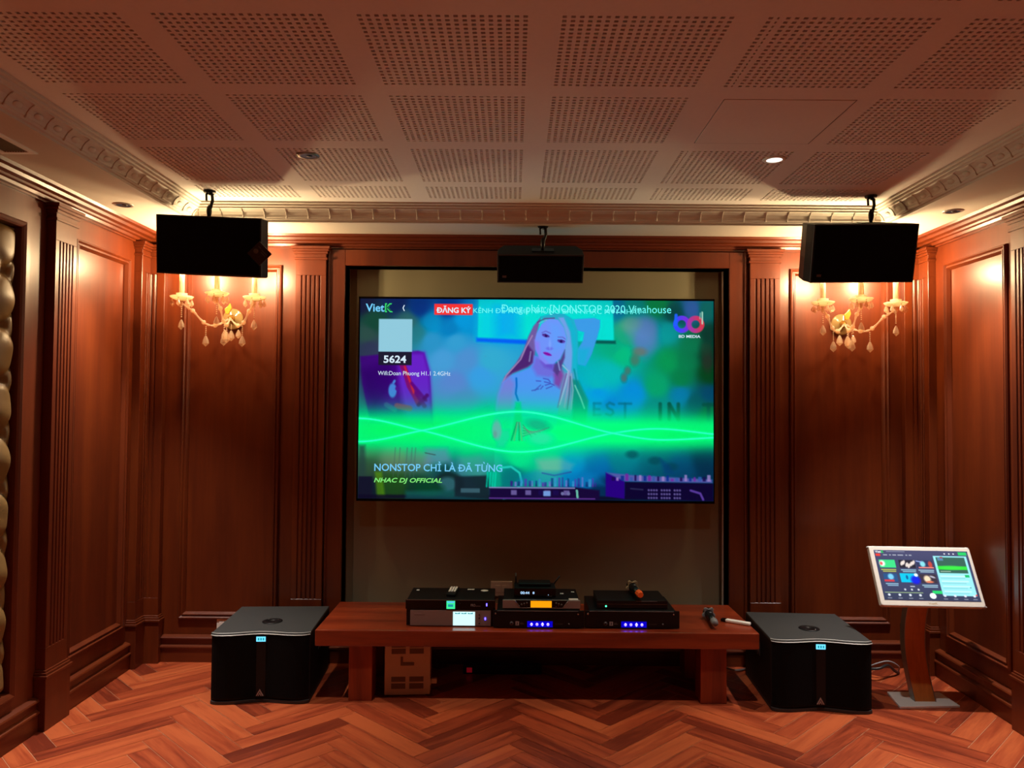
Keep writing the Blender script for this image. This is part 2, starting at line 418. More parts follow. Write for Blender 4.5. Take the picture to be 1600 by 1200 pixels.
def ceiling():
    xs, ys = {OX0-.05, OX1+.05}, {OY0-.05, OY1+.05}
    px, py, h = .0243, .0238, .0062
    cx = [-.205+.57*k for k in range(-2, 4)]; cy = [1.212, 1.768, 2.324, 2.880, 3.436, 3.99]
    HX, HY = {}, {}
    for k, c in enumerate(cx):
        for i in range(20):
            m = c+(i-9.5)*px; a, b = round(m-h, 5), round(m+h, 5); xs |= {a, b}; HX[a] = k
    for k, c in enumerate(cy):
        for i in range(20 if k < 5 else 9):
            m = c+(i-9.5)*py; a, b = round(m-h, 5), round(m+h, 5); ys |= {a, b}; HY[a] = k
    hx0, hx1, hy0, hy1 = .728, 1.194, 2.657, 3.107       # access panel opening
    xs |= {hx0, hx1}; ys |= {hy0, hy1}
    X, Y = sorted(xs), sorted(ys); nx, ny = len(X), len(Y)
    V = [(x, y, ZC) for y in Y for x in X]; F = []
    t = .012
    for j in range(ny-1):
        for i in range(nx-1):
            x, y = X[i], Y[j]
            inh = hx0-1e-6 <= x < hx1-1e-6 and hy0-1e-6 <= y < hy1-1e-6
            if inh: continue
            if x in HX and y in HY and not (HX[x] == 4 and HY[y] == 3):
                b = len(V)
                V += [(X[i], y, ZC+t), (X[i+1], y, ZC+t), (X[i+1], Y[j+1], ZC+t), (X[i], Y[j+1], ZC+t)]
                c = (j*nx+i, j*nx+i+1, (j+1)*nx+i+1, (j+1)*nx+i)
                F += [(c[k], c[(k+1) % 4], b+(k+1) % 4, b+k) for k in range(4)]
            else: F.append((j*nx+i, (j+1)*nx+i, (j+1)*nx+i+1, j*nx+i+1))
    me = bpy.data.meshes.new('ceiling'); me.from_pydata(V, [], F); me.materials.append(CEIL); me.update()
    o = struct(bpy.data.objects.new('ceiling', me)); COL.objects.link(o)
    MB().box(OX0-.06, OX1+.06, OY0-.06, OY1+.06, ZC+.03, ZC+.05).build('felt_backing', PLENUM, o)
    # access panel with its reveal
    g = .003
    p = MB(); p.box(hx0+g, hx1-g, hy0+g, hy1-g, ZC-.001, ZC+.012)
    tag(p.build('ceiling_access_panel', CEIL, bevel=.001, seg=1), 'plain square access panel set flush among the perforated ceiling fields', 'access panel')
ceiling()

# ------------------------------------------------------------------ tufted leather
def tufted():
    y0, y1, z0, z1 = leath[0]+.03, leath[1]-.026, leath[2]+.026, leath[3]-.026
    ny, nz = 110, 190
    yy = np.linspace(y0, y1, ny); zz = np.linspace(z0, z1, nz)
    Yg, Zg = np.meshgrid(yy, zz)
    a, b = .118, .236      # half lattice in y, period in z
    yb, zb = 3.305, 1.13
    U = (Yg-yb)/(2*a); Vv = (Zg-zb)/b
    p = U+Vv; q_ = U-Vv
    fp = np.abs(p-np.round(p)); fq = np.abs(q_-np.round(q_))     # distance to diagonal seams
    puff = np.sqrt(np.clip(np.sin(np.pi*fp)*1, 0, 1)*np.clip(np.sin(np.pi*fq), 0, 1))
    d1 = np.hypot(p-np.round(p), q_-np.round(q_))
    dimple = np.exp(-(d1/.13)**2)
    edge = np.minimum.reduce([Yg-y0, y1-Yg, Zg-z0, z1-Zg])
    hgt = -.026+.03*puff**.8-.024*dimple+.004*np.sin(37*Zg+11*Yg)*puff
    hgt = np.maximum(hgt, -.068)+.0
    hgt = np.where(edge < .03, -.045+(hgt+.045)*np.sqrt(np.clip(edge/.03, 0, 1)), hgt)
    V = np.stack([XL+hgt, Yg, Zg], -1).reshape(-1, 3)
    idx = np.arange(ny*nz).reshape(nz, ny)
    F = np.stack([idx[:-1, :-1], idx[:-1, 1:], idx[1:, 1:], idx[1:, :-1]], -1).reshape(-1, 4)
    me = bpy.data.meshes.new('cushion'); me.from_pydata(V.tolist(), [], F.tolist()); me.materials.append(LEATHER)
    me.polygons.foreach_set('use_smooth', [True]*len(me.polygons)); me.update()
    root = thing('tufted_wall_panel', 'deep-buttoned brown leather panel framed in the wood wall beside the vent', 'wall panel', (0, 0, 0))
    o = bpy.data.objects.new('cushion', me); COL.objects.link(o); o.parent = root
    for i in range(-5, 3):
        for j in range(-5, 7):
            y = yb+i*a; z = zb+j*b+(b/2 if i % 2 else 0)
            if y0+.02 < y < y1-.015 and z0+.03 < z < z1-.03:
                MB().ball((XL-.046, y, z), .011, 10, 6, (.6, 1, 1)).build('button', LEATHER, root)
tufted()

# ------------------------------------------------------------------ text
def text(s, name, m, parent, M, x0, x1, z0, z1, off=0.0, shear=0, depth=.0004, stretch=True):
    """text mesh fitted to a rectangle (x0..x1, z0..z1) in the local xz plane, facing -y; M places it"""
    cu = bpy.data.curves.new(name, 'FONT'); cu.body = s; cu.offset = off; cu.shear = shear; cu.resolution_u = 3
    to = bpy.data.objects.new(name, cu); COL.objects.link(to)
    dg = bpy.context.evaluated_depsgraph_get(); dg.update()
    me = bpy.data.meshes.new_from_object(to.evaluated_get(dg))
    bpy.data.objects.remove(to); bpy.data.curves.remove(cu)
    n = len(me.vertices)
    if n == 0: return None
    co = np.empty(n*3); me.vertices.foreach_get('co', co); co = co.reshape(-1, 3)
    lo, hi = co.min(0), co.max(0)
    sx = (x1-x0)/max(hi[0]-lo[0], 1e-6); sz = (z1-z0)/max(hi[1]-lo[1], 1e-6)
    if not stretch: sx = sz = min(sx, sz)
    new = np.zeros_like(co)
    new[:, 0] = x0+(co[:, 0]-lo[0])*sx; new[:, 2] = z0+(co[:, 1]-lo[1])*sz
    me.vertices.foreach_set('co', new.ravel()); me.transform(M); me.update()
    me.name = name; me.materials.clear(); me.materials.append(m)
    o = bpy.data.objects.new(name, me); COL.objects.link(o)
    if parent: o.parent = parent
    return o

# ------------------------------------------------------------------ painted screens (the picture a display gives off)
class Paint:
    def __init__(s, x0, x1, y0, y1, nx, ny):
        s.nx, s.ny = nx, ny
        s.X, s.Y = np.meshgrid(np.linspace(x0, x1, nx), np.linspace(y0, y1, ny))
        s.C = np.zeros((ny, nx, 3))
    def idw(s, pts, p=3.0):
        W = np.zeros_like(s.X); A = np.zeros_like(s.C)
        for x, y, c in pts:
            w = 1/((s.X-x)**2+(s.Y-y)**2+150)**(p/2)
            W += w; A += w[..., None]*np.array(c, float)
        s.C = A/W[..., None]
    def over(s, a, c):
        a = np.clip(a, 0, 1)[..., None]; s.C = s.C*(1-a)+np.array(c, float)*a
    def polymask(s, P, f=3):
        P = np.array(P, float); n = len(P)
        ins = np.zeros(s.X.shape, bool); d = np.full(s.X.shape, 1e9)
        for i in range(n):
            ax, ay = P[i]; bx, by = P[(i+1) % n]
            cond = (ay > s.Y) != (by > s.Y)
            with np.errstate(divide='ignore', invalid='ignore'):
                xi = (bx-ax)*(s.Y-ay)/(by-ay if by != ay else 1e-9)+ax
            ins ^= cond & (s.X < xi)
            t = np.clip(((s.X-ax)*(bx-ax)+(s.Y-ay)*(by-ay))/max((bx-ax)**2+(by-ay)**2, 1e-9), 0, 1)
            d = np.minimum(d, np.hypot(s.X-ax-t*(bx-ax), s.Y-ay-t*(by-ay)))
        sd = np.where(ins, d, -d)
        return np.clip(sd/(2*f)+.5, 0, 1)
    def poly(s, P, c, f=3, a=1): s.over(s.polymask(P, f)*a, c)
    def ell(s, x, y, rx, ry, c, f=.3, a=1, ang=0):
        ca, sa = math.cos(ang), math.sin(ang)
        u = ((s.X-x)*ca+(s.Y-y)*sa)/rx; v = (-(s.X-x)*sa+(s.Y-y)*ca)/ry
        s.over(np.clip((1-np.hypot(u, v))/f+.5, 0, 1)*a, c)
    def rect(s, x0, x1, y0, y1, c, f=2, a=1):
        m = np.clip((s.X-x0)/f+.5, 0, 1)*np.clip((x1-s.X)/f+.5, 0, 1)*np.clip((s.Y-y0)/f+.5, 0, 1)*np.clip((y1-s.Y)/f+.5, 0, 1)
        s.over(m*a, c)
    def line(s, P, w, c, a=1, f=2):
        d = np.full(s.X.shape, 1e9)
        for (ax, ay), (bx, by) in zip(P, P[1:]):
            t = np.clip(((s.X-ax)*(bx-ax)+(s.Y-ay)*(by-ay))/max((bx-ax)**2+(by-ay)**2, 1e-9), 0, 1)
            d = np.minimum(d, np.hypot(s.X-ax-t*(bx-ax), s.Y-ay-t*(by-ay)))
        s.over(np.clip((w/2-d)/f+.5, 0, 1)*a, c)
    def build(s, name, to_local, parent, strength=1.0):
        n = s.nx*s.ny
        P = np.stack([*to_local(s.X.ravel(), s.Y.ravel())], -1)
        idx = np.arange(n).reshape(s.ny, s.nx)
        F = np.stack([idx[:-1, :-1], idx[1:, :-1], idx[1:, 1:], idx[:-1, 1:]], -1).reshape(-1, 4)
        me = bpy.data.meshes.new(name)
        me.from_pydata(P.tolist(), [], F.tolist())
        c = np.clip(s.C.reshape(-1, 3), 0, 255)/255
        l = np.where(c <= .04045, c/12.92, ((c+.055)/1.055)**2.4)
        at = me.color_attributes.new('picture', 'FLOAT_COLOR', 'POINT')
        at.data.foreach_set('color', np.concatenate([l, np.ones((n, 1))], 1).astype(np.float32).ravel())
        m = bpy.data.materials.new(name+'_display'); m.use_nodes = True; nt = m.node_tree
        b = nt.nodes['Principled BSDF']; b.inputs['Base Color'].default_value = (.004, .004, .005, 1); b.inputs['Roughness'].default_value = .3; b.inputs['Specular IOR Level'].default_value = .12
        v = nt.nodes.new('ShaderNodeVertexColor'); v.layer_name = 'picture'
        nt.links.new(v.outputs['Color'], b.inputs['Emission Color']); b.inputs['Emission Strength'].default_value = strength
        me.materials.append(m); me.update()
        o = bpy.data.objects.new(name, me); COL.objects.link(o); o.parent = parent
        return o

# ------------------------------------------------------------------ television
def television():
    fx0, fx1, fz0, fz1 = -.913, 1.178, .944, 2.142
    cx, cz = (fx0+fx1)/2, (fz0+fz1)/2
    tv = thing('television', 'large flat television showing a green song video, mounted in the fabric niche', 'television', (cx, 4.51, cz))
    hw, hh = (fx1-fx0)/2, (fz1-fz0)/2
    b = MB(); b.box(-hw, hw, .006, .05, -hh, hh); b.box(-hw+.2, hw-.2, .05, .10, -hh+.15, hh-.15)
    b.build('casing', BLKM, tv, bevel=.003)
    fr = MB()
    B = .008
    fr.box(-hw, -hw+B, -.004, .006, -hh, hh); fr.box(hw-B*.7, hw, -.004, .006, -hh, hh)
    fr.box(-hw, hw, -.004, .006, hh-.012, hh); fr.box(-hw, hw, -.004, .006, -hh, -hh+.014)
    fr.build('bezel', BLKG, tv)
    MB().box(hw, hw+.0025, -.004, .03, -hh+.1, hh-.02).build('edge_trim', CHROME, tv)
    sx0, sx1, sz0, sz1 = -hw+B, hw-B*.7, -hh+.014, hh-.012
    # picture coordinates: x 50..1535, y 75..912
    def mx(x): return sx0+(x-50)/1485*(sx1-sx0)
    def mz(y): return sz1-(y-75)/837*(sz1-sz0)
    P = Paint(50, 1535, 75, 912, 560, 316)
    P.idw([(60,90,(25,30,60)),(200,85,(20,40,90)),(300,110,(15,60,130)),(110,170,(28,80,60)),(80,230,(60,90,80)),(250,170,(60,110,110)),(90,280,(60,65,90)),(350,170,(0,135,180)),(480,160,(0,140,190)),(350,250,(60,140,180)),(450,250,(70,150,190)),(400,330,(85,150,195)),(500,330,(90,140,190)),(450,430,(100,130,190)),(560,400,(75,150,205)),(600,330,(70,160,190)),(480,500,(90,130,180)),(420,110,(10,60,130)),
      (1200,100,(0,130,120)),(1130,110,(20,110,140)),(1300,90,(0,130,70)),(1370,130,(0,75,70)),(1450,110,(70,110,170)),(1500,110,(0,110,100)),(1250,200,(90,130,165)),(1240,240,(85,125,165)),(1180,200,(70,150,120)),(1350,200,(0,150,150)),(1450,250,(0,120,80)),(1520,220,(0,60,45)),(1520,300,(20,60,40)),(1520,380,(10,65,30)),(1150,300,(0,165,120)),(1120,270,(0,150,120)),(1350,330,(0,130,80)),(1400,400,(0,110,70)),(1300,430,(0,140,100)),(1100,380,(0,165,165)),(1050,420,(0,165,170)),(1050,470,(0,140,200)),(1200,470,(0,130,190)),(1400,470,(0,110,150)),(1520,470,(0,70,100)),(1100,530,(0,120,190)),(1300,530,(10,120,120)),(1520,540,(20,90,60)),
      (80,560,(60,100,120)),(80,700,(110,140,100)),(80,780,(80,100,70)),(200,740,(140,150,120)),(300,740,(120,140,130)),(400,730,(60,150,140)),(100,880,(30,30,50)),(200,860,(60,110,30)),(300,870,(30,80,50)),(450,780,(60,120,140)),(520,740,(40,170,130)),(600,760,(60,160,150)),(720,750,(0,200,140)),(850,770,(70,180,150)),(950,770,(0,130,190)),(1050,770,(0,100,160)),(1150,740,(0,110,130)),(1300,740,(0,90,110)),(1500,740,(0,50,80)),(1000,830,(20,110,170)),(1400,770,(10,80,120)),(420,790,(30,70,80)),(700,800,(20,110,120)),(1060,860,(10,50,90)),(560,600,(40,150,150)),(60,600,(40,90,100)),(340,690,(70,150,120)),(620,200,(40,150,200)),(430,200,(20,120,170)),(290,220,(50,120,130)),(1160,230,(40,150,120)),(1420,330,(0,115,75)),(1460,500,(0,80,90))], 4.2)
    # bright board behind the singer
    P.poly([(548,75),(1112,75),(1118,250),(545,243)], (0,198,190), 4)
    P.poly([(548,75),(660,75),(660,240),(545,240)], (0,185,205), 25, .7)
    P.poly([(620,110),(720,110),(720,240),(620,240)], (50,150,215), 30, .7)
    P.poly([(540,236),(760,244),(760,262),(540,252)], (0,95,210), 5)
    P.poly([(1000,242),(1125,244),(1125,258),(1000,256)], (0,80,75), 4)
    # smoke
    for x, y, rx, ry, c, a in ((1235,195,60,55,(100,130,180),.6),(1190,170,40,30,(105,150,140),.5),(1225,290,30,18,(110,110,100),.7),(1205,325,20,25,(90,105,95),.7),(1175,370,14,18,(95,100,95),.7),(1160,400,14,20,(90,100,100),.8),(1510,330,22,40,(50,50,40),.7),(1500,270,25,30,(40,70,50),.6)):
        P.ell(x, y, rx, ry, c, .9, a)
    # laptop lid
    P.poly([(52,318),(295,293),(322,300),(345,380),(362,600),(100,600),(62,430)], (72,18,120), 4)
    P.poly([(215,300),(322,300),(345,380),(362,600),(250,600),(215,420)], (108,52,182), 14, .9)
    P.poly([(55,380),(180,330),(200,450),(110,560),(70,470)], (48,8,90), 25, .7)
    for pts, w, c in (([(228,345),(250,400),(262,440),(285,480),(300,510)],26,(120,20,90)),([(240,360),(262,420),(280,470)],8,(190,50,60)),([(270,430),(330,500)],14,(90,10,110)),([(300,520),(335,480)],16,(80,0,90)),([(290,470),(325,525)],18,(95,10,110)),([(210,525),(262,535)],24,(150,40,90)),([(165,520),(200,540)],20,(80,60,130))):
        P.line(pts, w, c, .85, 6)
    P.ell(190,460,17,30,(85,125,195),.35); P.ell(196,424,5,10,(85,125,195),.5,1,.5); P.ell(210,452,9,9,(80,25,130),.5)
    # singer
    W = lambda *pp: [(586.7+.4*x, 53.3+.4*y) for x, y in pp]
    P.poly(W((900,255),(1120,240),(1182,262),(1178,340),(1150,450),(1095,620),(1030,745),(950,730),(930,600),(1000,480),(1012,392),(930,370)), (78,150,208), 3)
    P.poly(W((945,392),(1005,396),(960,480)), (0,185,185), 3)
    P.poly(W((940,560),(1080,560),(1030,745),(950,735)), (40,165,190), 12, .7)
    P.poly(W((560,230),(680,193),(800,198),(900,260),(945,380),(950,560),(940,750),(960,900),(1060,1110),(1035,1420),(690,1420),(740,1000),(760,800),(700,600),(600,300)), (60,158,180), 4)
    P.poly(W((760,800),(900,820),(905,1000),(890,1420),(700,1420),(730,1000)), (130,140,185), 10, .8)
    P.poly(W((880,880),(960,900),(1060,1110),(1035,1420),(900,1420),(890,1050)), (30,120,110), 6, .85)
    P.poly(W((560,232),(480,330),(425,445),(380,580),(300,720),(180,865),(148,960),(190,905),(265,830),(420,765),(490,715),(505,560),(520,400)), (112,96,150), 3)
    P.poly(W((420,520),(370,640),(290,745),(190,870),(265,825),(420,760),(480,715),(480,600)), (70,35,95), 5, .85)
    P.line(W((470,430),(400,560),(350,680),(200,850),(160,930)), 5, (165,140,175), .9, 3)
    P.line(W((455,600),(440,700)), 6, (150,150,190), .7, 4)
    P.poly(W((490,640),(710,690),(720,830),(770,920),(760,1100),(720,1420),(60,1420),(110,1060),(160,920),(250,850),(445,770),(480,715)), (98,145,222), 3)
    P.poly(W((60,1420),(110,1060),(160,920),(230,860),(290,930),(280,1100),(240,1420)), (140,118,195), 12, .7)
    P.poly(W((500,650),(700,700),(720,850),(640,870),(520,850),(470,760)), (122,105,195), 10, .8)
    P.poly(W((560,700),(700,720),(690,790),(600,760)), (100,70,170), 8, .6)
    P.poly(W((700,830),(780,760),(800,850),(760,980),(700,940)), (130,60,140), 8, .8)
    P.poly(W((512,410),(565,305),(650,250),(740,262),(800,345),(830,450),(818,560),(765,670),(690,728),(610,728),(550,672),(502,570),(495,480)), (122,148,226), 3)
    P.poly(W((495,480),(540,500),(560,640),(640,720),(610,728),(550,672),(502,570)), (150,125,220), 8, .7)
    P.poly(W((640,280),(760,300),(800,420),(800,560),(700,600),(660,450)), (105,160,228), 18, .6)
    P.ell(*W((650,565))[0], 14, 7, (110,110,205), .8, .8); P.ell(*W((655,520))[0], 5, 20, (140,170,235), 1, .6)
    P.line(W((572,400),(610,382),(660,405)), 4.5, (105,105,180), .9, 3); P.line(W((740,445),(790,445),(815,465)), 4.5, (105,105,180), .9, 3)
    P.ell(*W((610,430))[0], 15, 6.5, (88,62,140), .6, 1, .25); P.ell(*W((614,432))[0], 5.5, 5.5, (40,22,80), .5)
    P.ell(*W((772,490))[0], 15, 6.5, (88,68,150), .6, 1, .2); P.ell(*W((772,491))[0], 5.5, 5.5, (40,26,85), .5)
    P.line(W((578,418),(605,412),(645,440)), 3.5, (70,40,110), .9, 2); P.line(W((738,475),(775,472),(812,488)), 3.5, (70,40,110), .9, 2)
    P.ell(*W((628,622))[0], 17, 6.5, (140,45,165), .6, 1, .32); P.line(W((590,612),(632,622),(668,636)), 2.6, (95,15,110), .9, 2)
    P.poly(W((740,240),(800,235),(870,390),(895,600),(880,830),(850,800),(790,710),(815,560),(833,450),(800,335)), (122,158,212), 4)
    P.poly(W((800,215),(880,260),(935,380),(945,600),(935,800),(900,780),(895,560),(870,380)), (40,168,190), 8, .8)
    P.poly(W((812,575),(770,675),(700,735),(690,800),(735,850),(775,770),(812,660)), (85,60,120), 4, .9)
    P.line(W((520,290),(600,250),(700,245)), 5, (95,60,110), .8, 3); P.line(W((540,300),(620,265)), 4, (180,170,210), .6, 3)
    for pts, c in ((W((790,740),(850,800),(820,950),(760,1150)),(175,185,215)),(W((860,800),(850,950),(810,1180)),(165,150,190)),(W((880,830),(900,1000),(880,1200)),(150,165,190)),(W((920,950),(980,1080),(1020,1190)),(140,200,190)),(W((830,830),(790,980),(740,1180)),(120,90,150)),(W((870,860),(860,1050),(840,1200)),(85,85,120)),(W((740,700),(760,790)),(150,160,210)),(W((910,780),(950,980)),(20,120,130))):
        P.line(pts, 6, c, .75, 4)
    for pts in (W((515,905),(560,908)),W((590,880),(640,890),(660,915)),W((600,915),(650,925),(700,950)),W((560,950),(500,1005)),W((610,950),(660,935)),W((620,985),(680,960)),W((540,990),(470,1008)),W((585,960),(560,990))):
        P.line(pts, 5, (78,82,170), .85, 3)
    P.line(W((305,880),(308,960),(300,1040),(325,1110)), 8, (20,90,170), .85, 4)
    # words painted on the wall behind her
    dkt, bt = (8, 62, 60), (0, 92, 140)
    for seg in ([(1035,508),(1035,556)],[(1035,508),(1062,508)],[(1035,532),(1058,532)],[(1035,556),(1062,556)],[(1118,512),(1100,505),(1088,514),(1092,526),(1112,536),(1116,548),(1104,558),(1086,552)],[(1140,508),(1190,508)],[(1165,508),(1165,566)]): P.line(seg, 10, bt if seg[0][0] < 1080 else (0,84,120), .75, 7)
    for seg in ([(1312,508),(1312,572)],[(1350,572),(1350,508)],[(1350,508),(1388,572)],[(1388,572),(1388,508)],[(1494,510),(1532,510)],[(1514,510),(1514,575)]): P.line(seg, 15, dkt, .85, 7)
    # green light band
    xx = (P.X-50)/1485
    half = 88+18*np.exp(-((P.X-720)/300)**2)
    half = np.where(P.Y < 628, half, half*.95)*np.where(P.X > 980, 1-.16*np.clip((P.X-980)/120, 0, 1), 1); band = 1/(1+(np.abs(P.Y-628)/half)**4.2)
    P.over(band*(.90-.10*np.exp(-((P.X-790)/170)**2)), (0,220,122)); P.over(np.exp(-((P.Y-632)/38)**2)*np.exp(-((P.X-1080)/330)**2)*.8, (0,240,120)); P.over(np.exp(-((P.Y-628)/45)**2)*np.exp(-((P.X-250)/220)**2)*.7, (0,215,95))
    P.over(np.exp(-((P.Y-640)/45)**2)*np.exp(-((P.X-1380)/150)**2)*.5, (0,205,95))
    # what shows through the band
    P.poly(W((100,1420),(240,1420),(250,1500),(180,1600),(110,1600),(90,1400)), (90,180,170), 10, .45)
    P.over(np.clip((np.hypot((P.X-790)/760, (P.Y-480)/470)-.8)*1.0, 0, .25)*(1-band), (6,20,34))
    P.ell(628,622,20,40,(120,165,165),.6,.8); P.ell(622,640,8,14,(110,140,140),.8,.6)
    P.poly([(706,505),(728,505),(735,600),(690,660),(700,580)], (0,190,110), 6, .7)
    for k in range(6): P.line([(712+k*3,590),(690+k*11,665)], 5, ((40,110,90),(150,150,120),(70,190,160))[k % 3], .6, 4)
    for k in range(9): P.line([(738,600+k*6),(775+9*k,650-k*5)], 4, ((70,110,95),(130,165,140))[k % 2], .55, 3)
    P.ell(800,600,50,22,(50,140,120),.9,.6,.2); P.ell(812,655,55,28,(80,205,165),.9,.7)
    # desk and players along the bottom
    P.over(np.clip((P.Y-690)/200, 0, 1)*.5*np.where(P.X < 620, 1, .35), (14,34,34))
    P.poly([(470,735),(560,725),(600,790),(560,820),(470,815)], (90,140,150), 14, .5); P.poly([(455,840),(520,815),(560,870),(500,905),(450,890)], (70,120,140), 8, .6)
    P.poly([(52,690),(78,690),(84,830),(52,830)], (40,60,60), 8, .7); P.poly([(120,800),(150,800),(165,905),(130,905)], (90,140,30), 6, .6)
    P.poly([(330,700),(420,700),(440,760),(330,770)], (120,125,165), 14, .5); P.line([(330,720),(372,728)], 4, (50,60,60), .7, 3)
    for x, y in ((1195,720),(1290,745),(1360,770)): P.ell(x, y, 26, 16, (20,60,70), .8, .6)
    P.poly([(1310,735),(1350,760),(1370,800),(1330,800)], (10,60,100), 8, .7)
    P.poly([(790,745),(900,735),(960,760),(940,795),(820,795)], (150,170,165), 14, .45); P.line([(820,800),(870,810),(940,795)], 6, (60,60,120), .7, 4)
    P.rect(52,110,820,912,(22,24,40),6); P.rect(52,1535,895,912,(16,14,34),8,.8)
    for x in (205,225,255,275,290): P.line([(x,700),(x-8,820)], 4, (70,90,90), .5, 4)
    P.ell(430,850,62,52,(22,42,44),.3,.9); P.ell(425,850,38,30,(70,120,130),.5,.6); P.ell(350,870,60,28,(14,60,40),.6,.8)
    P.poly([(250,880),(560,870),(600,912),(250,912)], (30,90,90), 8, .6)
    P.poly([(455,818),(590,812),(600,830),(600,912),(455,900)], (24,36,44), 5, .9); P.rect(480,560,866,884,(70,100,110),4,.8)
    P.poly([(590,800),(640,770),(650,850),(630,880),(610,860),(600,850)], (0,150,120), 6, .7)
    for x in (592,604,616,626): P.line([(x,800),(x-4,858)], 7, (10,190,160), .7, 4)
    P.line([(640,780),(690,775),(725,800),(735,840),(700,890),(660,910)], 9, (60,195,180), .8, 4)
    P.poly([(600,862),(960,858),(1060,870),(1060,912),(600,912)], (26,16,52), 4)
    P.line([(600,862),(955,862)], 5, (150,150,190), .9, 3); P.line([(600,906),(1040,906)], 4, (120,80,160), .8, 3)
    for x in (700,760,815,840,875,920): P.rect(x-10,x+14,872,892,((120,110,160),(30,20,70))[x % 2],4,.8)
    P.rect(825,855,875,896,(120,150,200),4); P.ell(905,885,7,7,(110,110,150)); P.ell(930,885,7,7,(110,110,150)); P.line([(965,872),(968,900)],9,(120,190,170),.9)
    r = np.random.default_rng(3)
    for k in range(26):
        x = 690+k*14+r.uniform(-4, 4); h = r.uniform(16, 42); c = [(60,30,110),(150,120,190),(20,30,80),(90,150,190),(110,40,140)][k % 5]
        P.rect(x, x+r.uniform(6, 12), 856-h, 856, c, 4, .8)
    P.poly([(790,790),(1050,800),(1085,850),(700,850),(740,805)], (40,120,170), 10, .4)
    P.poly([(1085,795),(1165,832),(1165,905),(1085,895)], (44,12,110), 3); P.poly([(1085,795),(1165,832),(1530,836),(1530,822),(1200,806)], (88,92,150), 4)
    P.poly([(1165,834),(1535,838),(1535,912),(1165,905)], (16,12,44), 3)
    for k in range(22):
        x = 1110+k*19; h = r.uniform(14, 34); c = [(30,20,70),(150,130,180),(20,50,120),(110,50,140),(60,90,150)][k % 5]
        P.rect(x, x+r.uniform(8, 15), 832-h+k*.2, 830, c, 4, .85)
    for i in range(11):
        for j in range(3):
            x = 1265+(i % 4)*11+(i//4)*54+j*0; y = 868+j*16
            if i < 12: P.ell(x, y, 4.5, 4.5, (110,100,150), .6, .8)
    P.line([(1440,868),(1480,880),(1492,905)], 9, (120,90,180), .7, 4); P.line([(1190,862),(1240,866)], 6, (50,50,80), .8, 3)
    # light strings
    def curve(ks):
        xs = np.linspace(50, 1540, 140); kx = [k[0] for k in ks]; ky = [k[1] for k in ks]
        out = []
        for x in xs:
            i = max(0, min(len(kx)-2, int(np.searchsorted(kx, x))-1)); t = (x-kx[i])/(kx[i+1]-kx[i])
            p0 = ky[i]; p1 = ky[i+1]
            d = [0 if j in flat(ks) else (ky[min(j+1, len(ky)-1)]-ky[max(j-1, 0)])/(kx[min(j+1, len(kx)-1)]-kx[max(j-1, 0)])*1.0 for j in (i, i+1)]
            h = kx[i+1]-kx[i]
            out.append((x, (2*t**3-3*t**2+1)*p0+(t**3-2*t**2+t)*h*d[0]+(-2*t**3+3*t**2)*p1+(t**3-t**2)*h*d[1]))
        return out
    def flat(ks): return [j for j, k in enumerate(ks) if len(k) > 2]
    for ks in ([(50,578,1),(315,627),(720,713,1),(1115,632),(1300,612,1),(1540,633)], [(50,675,1),(315,627),(720,545,1),(1115,632),(1320,658,1),(1540,647)]):
        c = curve(ks); P.line(c, 16, (0,240,150), .35, 12); P.line(c, 6.5, (75,255,190), 1, 3.5)
    g_ = P.C.mean(-1, keepdims=True); P.C = np.clip(g_+(P.C-g_)*1.25-6, 0, 255)
    # plate where the code stood, number box, red box
    P.rect(129,270,160,298,(135,190,208),3); P.rect(129,269,298,354,(24,22,44),3); P.rect(362,523,95,141,(232,48,48),3)
    # the round two-letter emblem
    for i in range(41):
        a = 2*PI*i/40
        P.ell(1402+27*math.cos(a), 173+27*math.sin(a), 9, 9, (40+60*(math.cos(a)+1)/2*1.3, 70-30*(math.cos(a)+1)/2, 225-20*math.cos(a)), .4)
    for i in range(41):
        a = 2*PI*i/40
        P.ell(1460+27*math.cos(a), 173+27*math.sin(a), 9, 9, (150+50*(math.cos(a)+1)/2, 50, 160-90*(math.cos(a)+1)/2), .4)
    P.line([(1378,135),(1376,175)], 13, (25,90,235), .95, 3); P.line([(1488,122),(1488,170)], 6, (170,215,190), .9, 3); P.line([(1480,125),(1478,150)], 4, (150,190,170), .8, 3)
    scr = P.build('screen', lambda x, y: (mx(x), np.full_like(x, 0.0), mz(y)), tv, 1.15)
    tag(scr, 'glowing screen with a long-haired singer, green wave lines and song titles')
    cy_ = emis('tv_text_cyan', (120, 220, 240)); wh = emis('tv_text_white', (215, 235, 250)); gr = emis('tv_text_lime', (130, 235, 120)); gk = emis('tv_logo_green', (60, 215, 110)); dk = emis('tv_text_dark', (8, 75, 65)); aq = emis('tv_text_aqua', (110, 250, 245)); bl = emis('tv_text_blue', (115, 205, 250)); dkb = emis('tv_text_wall', (0, 95, 130))
    M = T(0, -.0012, 0)
    def tx(s, m, x0, x1, y0, y1, dy=0, **k): text(s, 'screen_text', m, scr, T(0, -.0012-dy, 0), mx(x0), mx(x1), mz(y1), mz(y0), **k)
    tx('Viet', bl, 73, 152, 96, 130, off=.02); tx('K', gk, 154, 188, 94, 132, off=.045); tx('K', emis('tv_logo_core', (20, 70, 60)), 159, 183, 99, 127, dy=.0004, off=.005)
    tx('‹', wh, 228, 238, 101, 126, off=.01)
    tx('ÐĂNG KÝ', wh, 371, 516, 102, 133, off=.03); tx('KÊNH ÐỂ NGHE NHỮNG BẢN NHẠC MỚI NHẤT', aq, 526, 1232, 100, 138)
    tx('Ðang phát: [NONSTOP 2020 Vinahouse', aq, 642, 1357, 95, 138, dy=.0006)
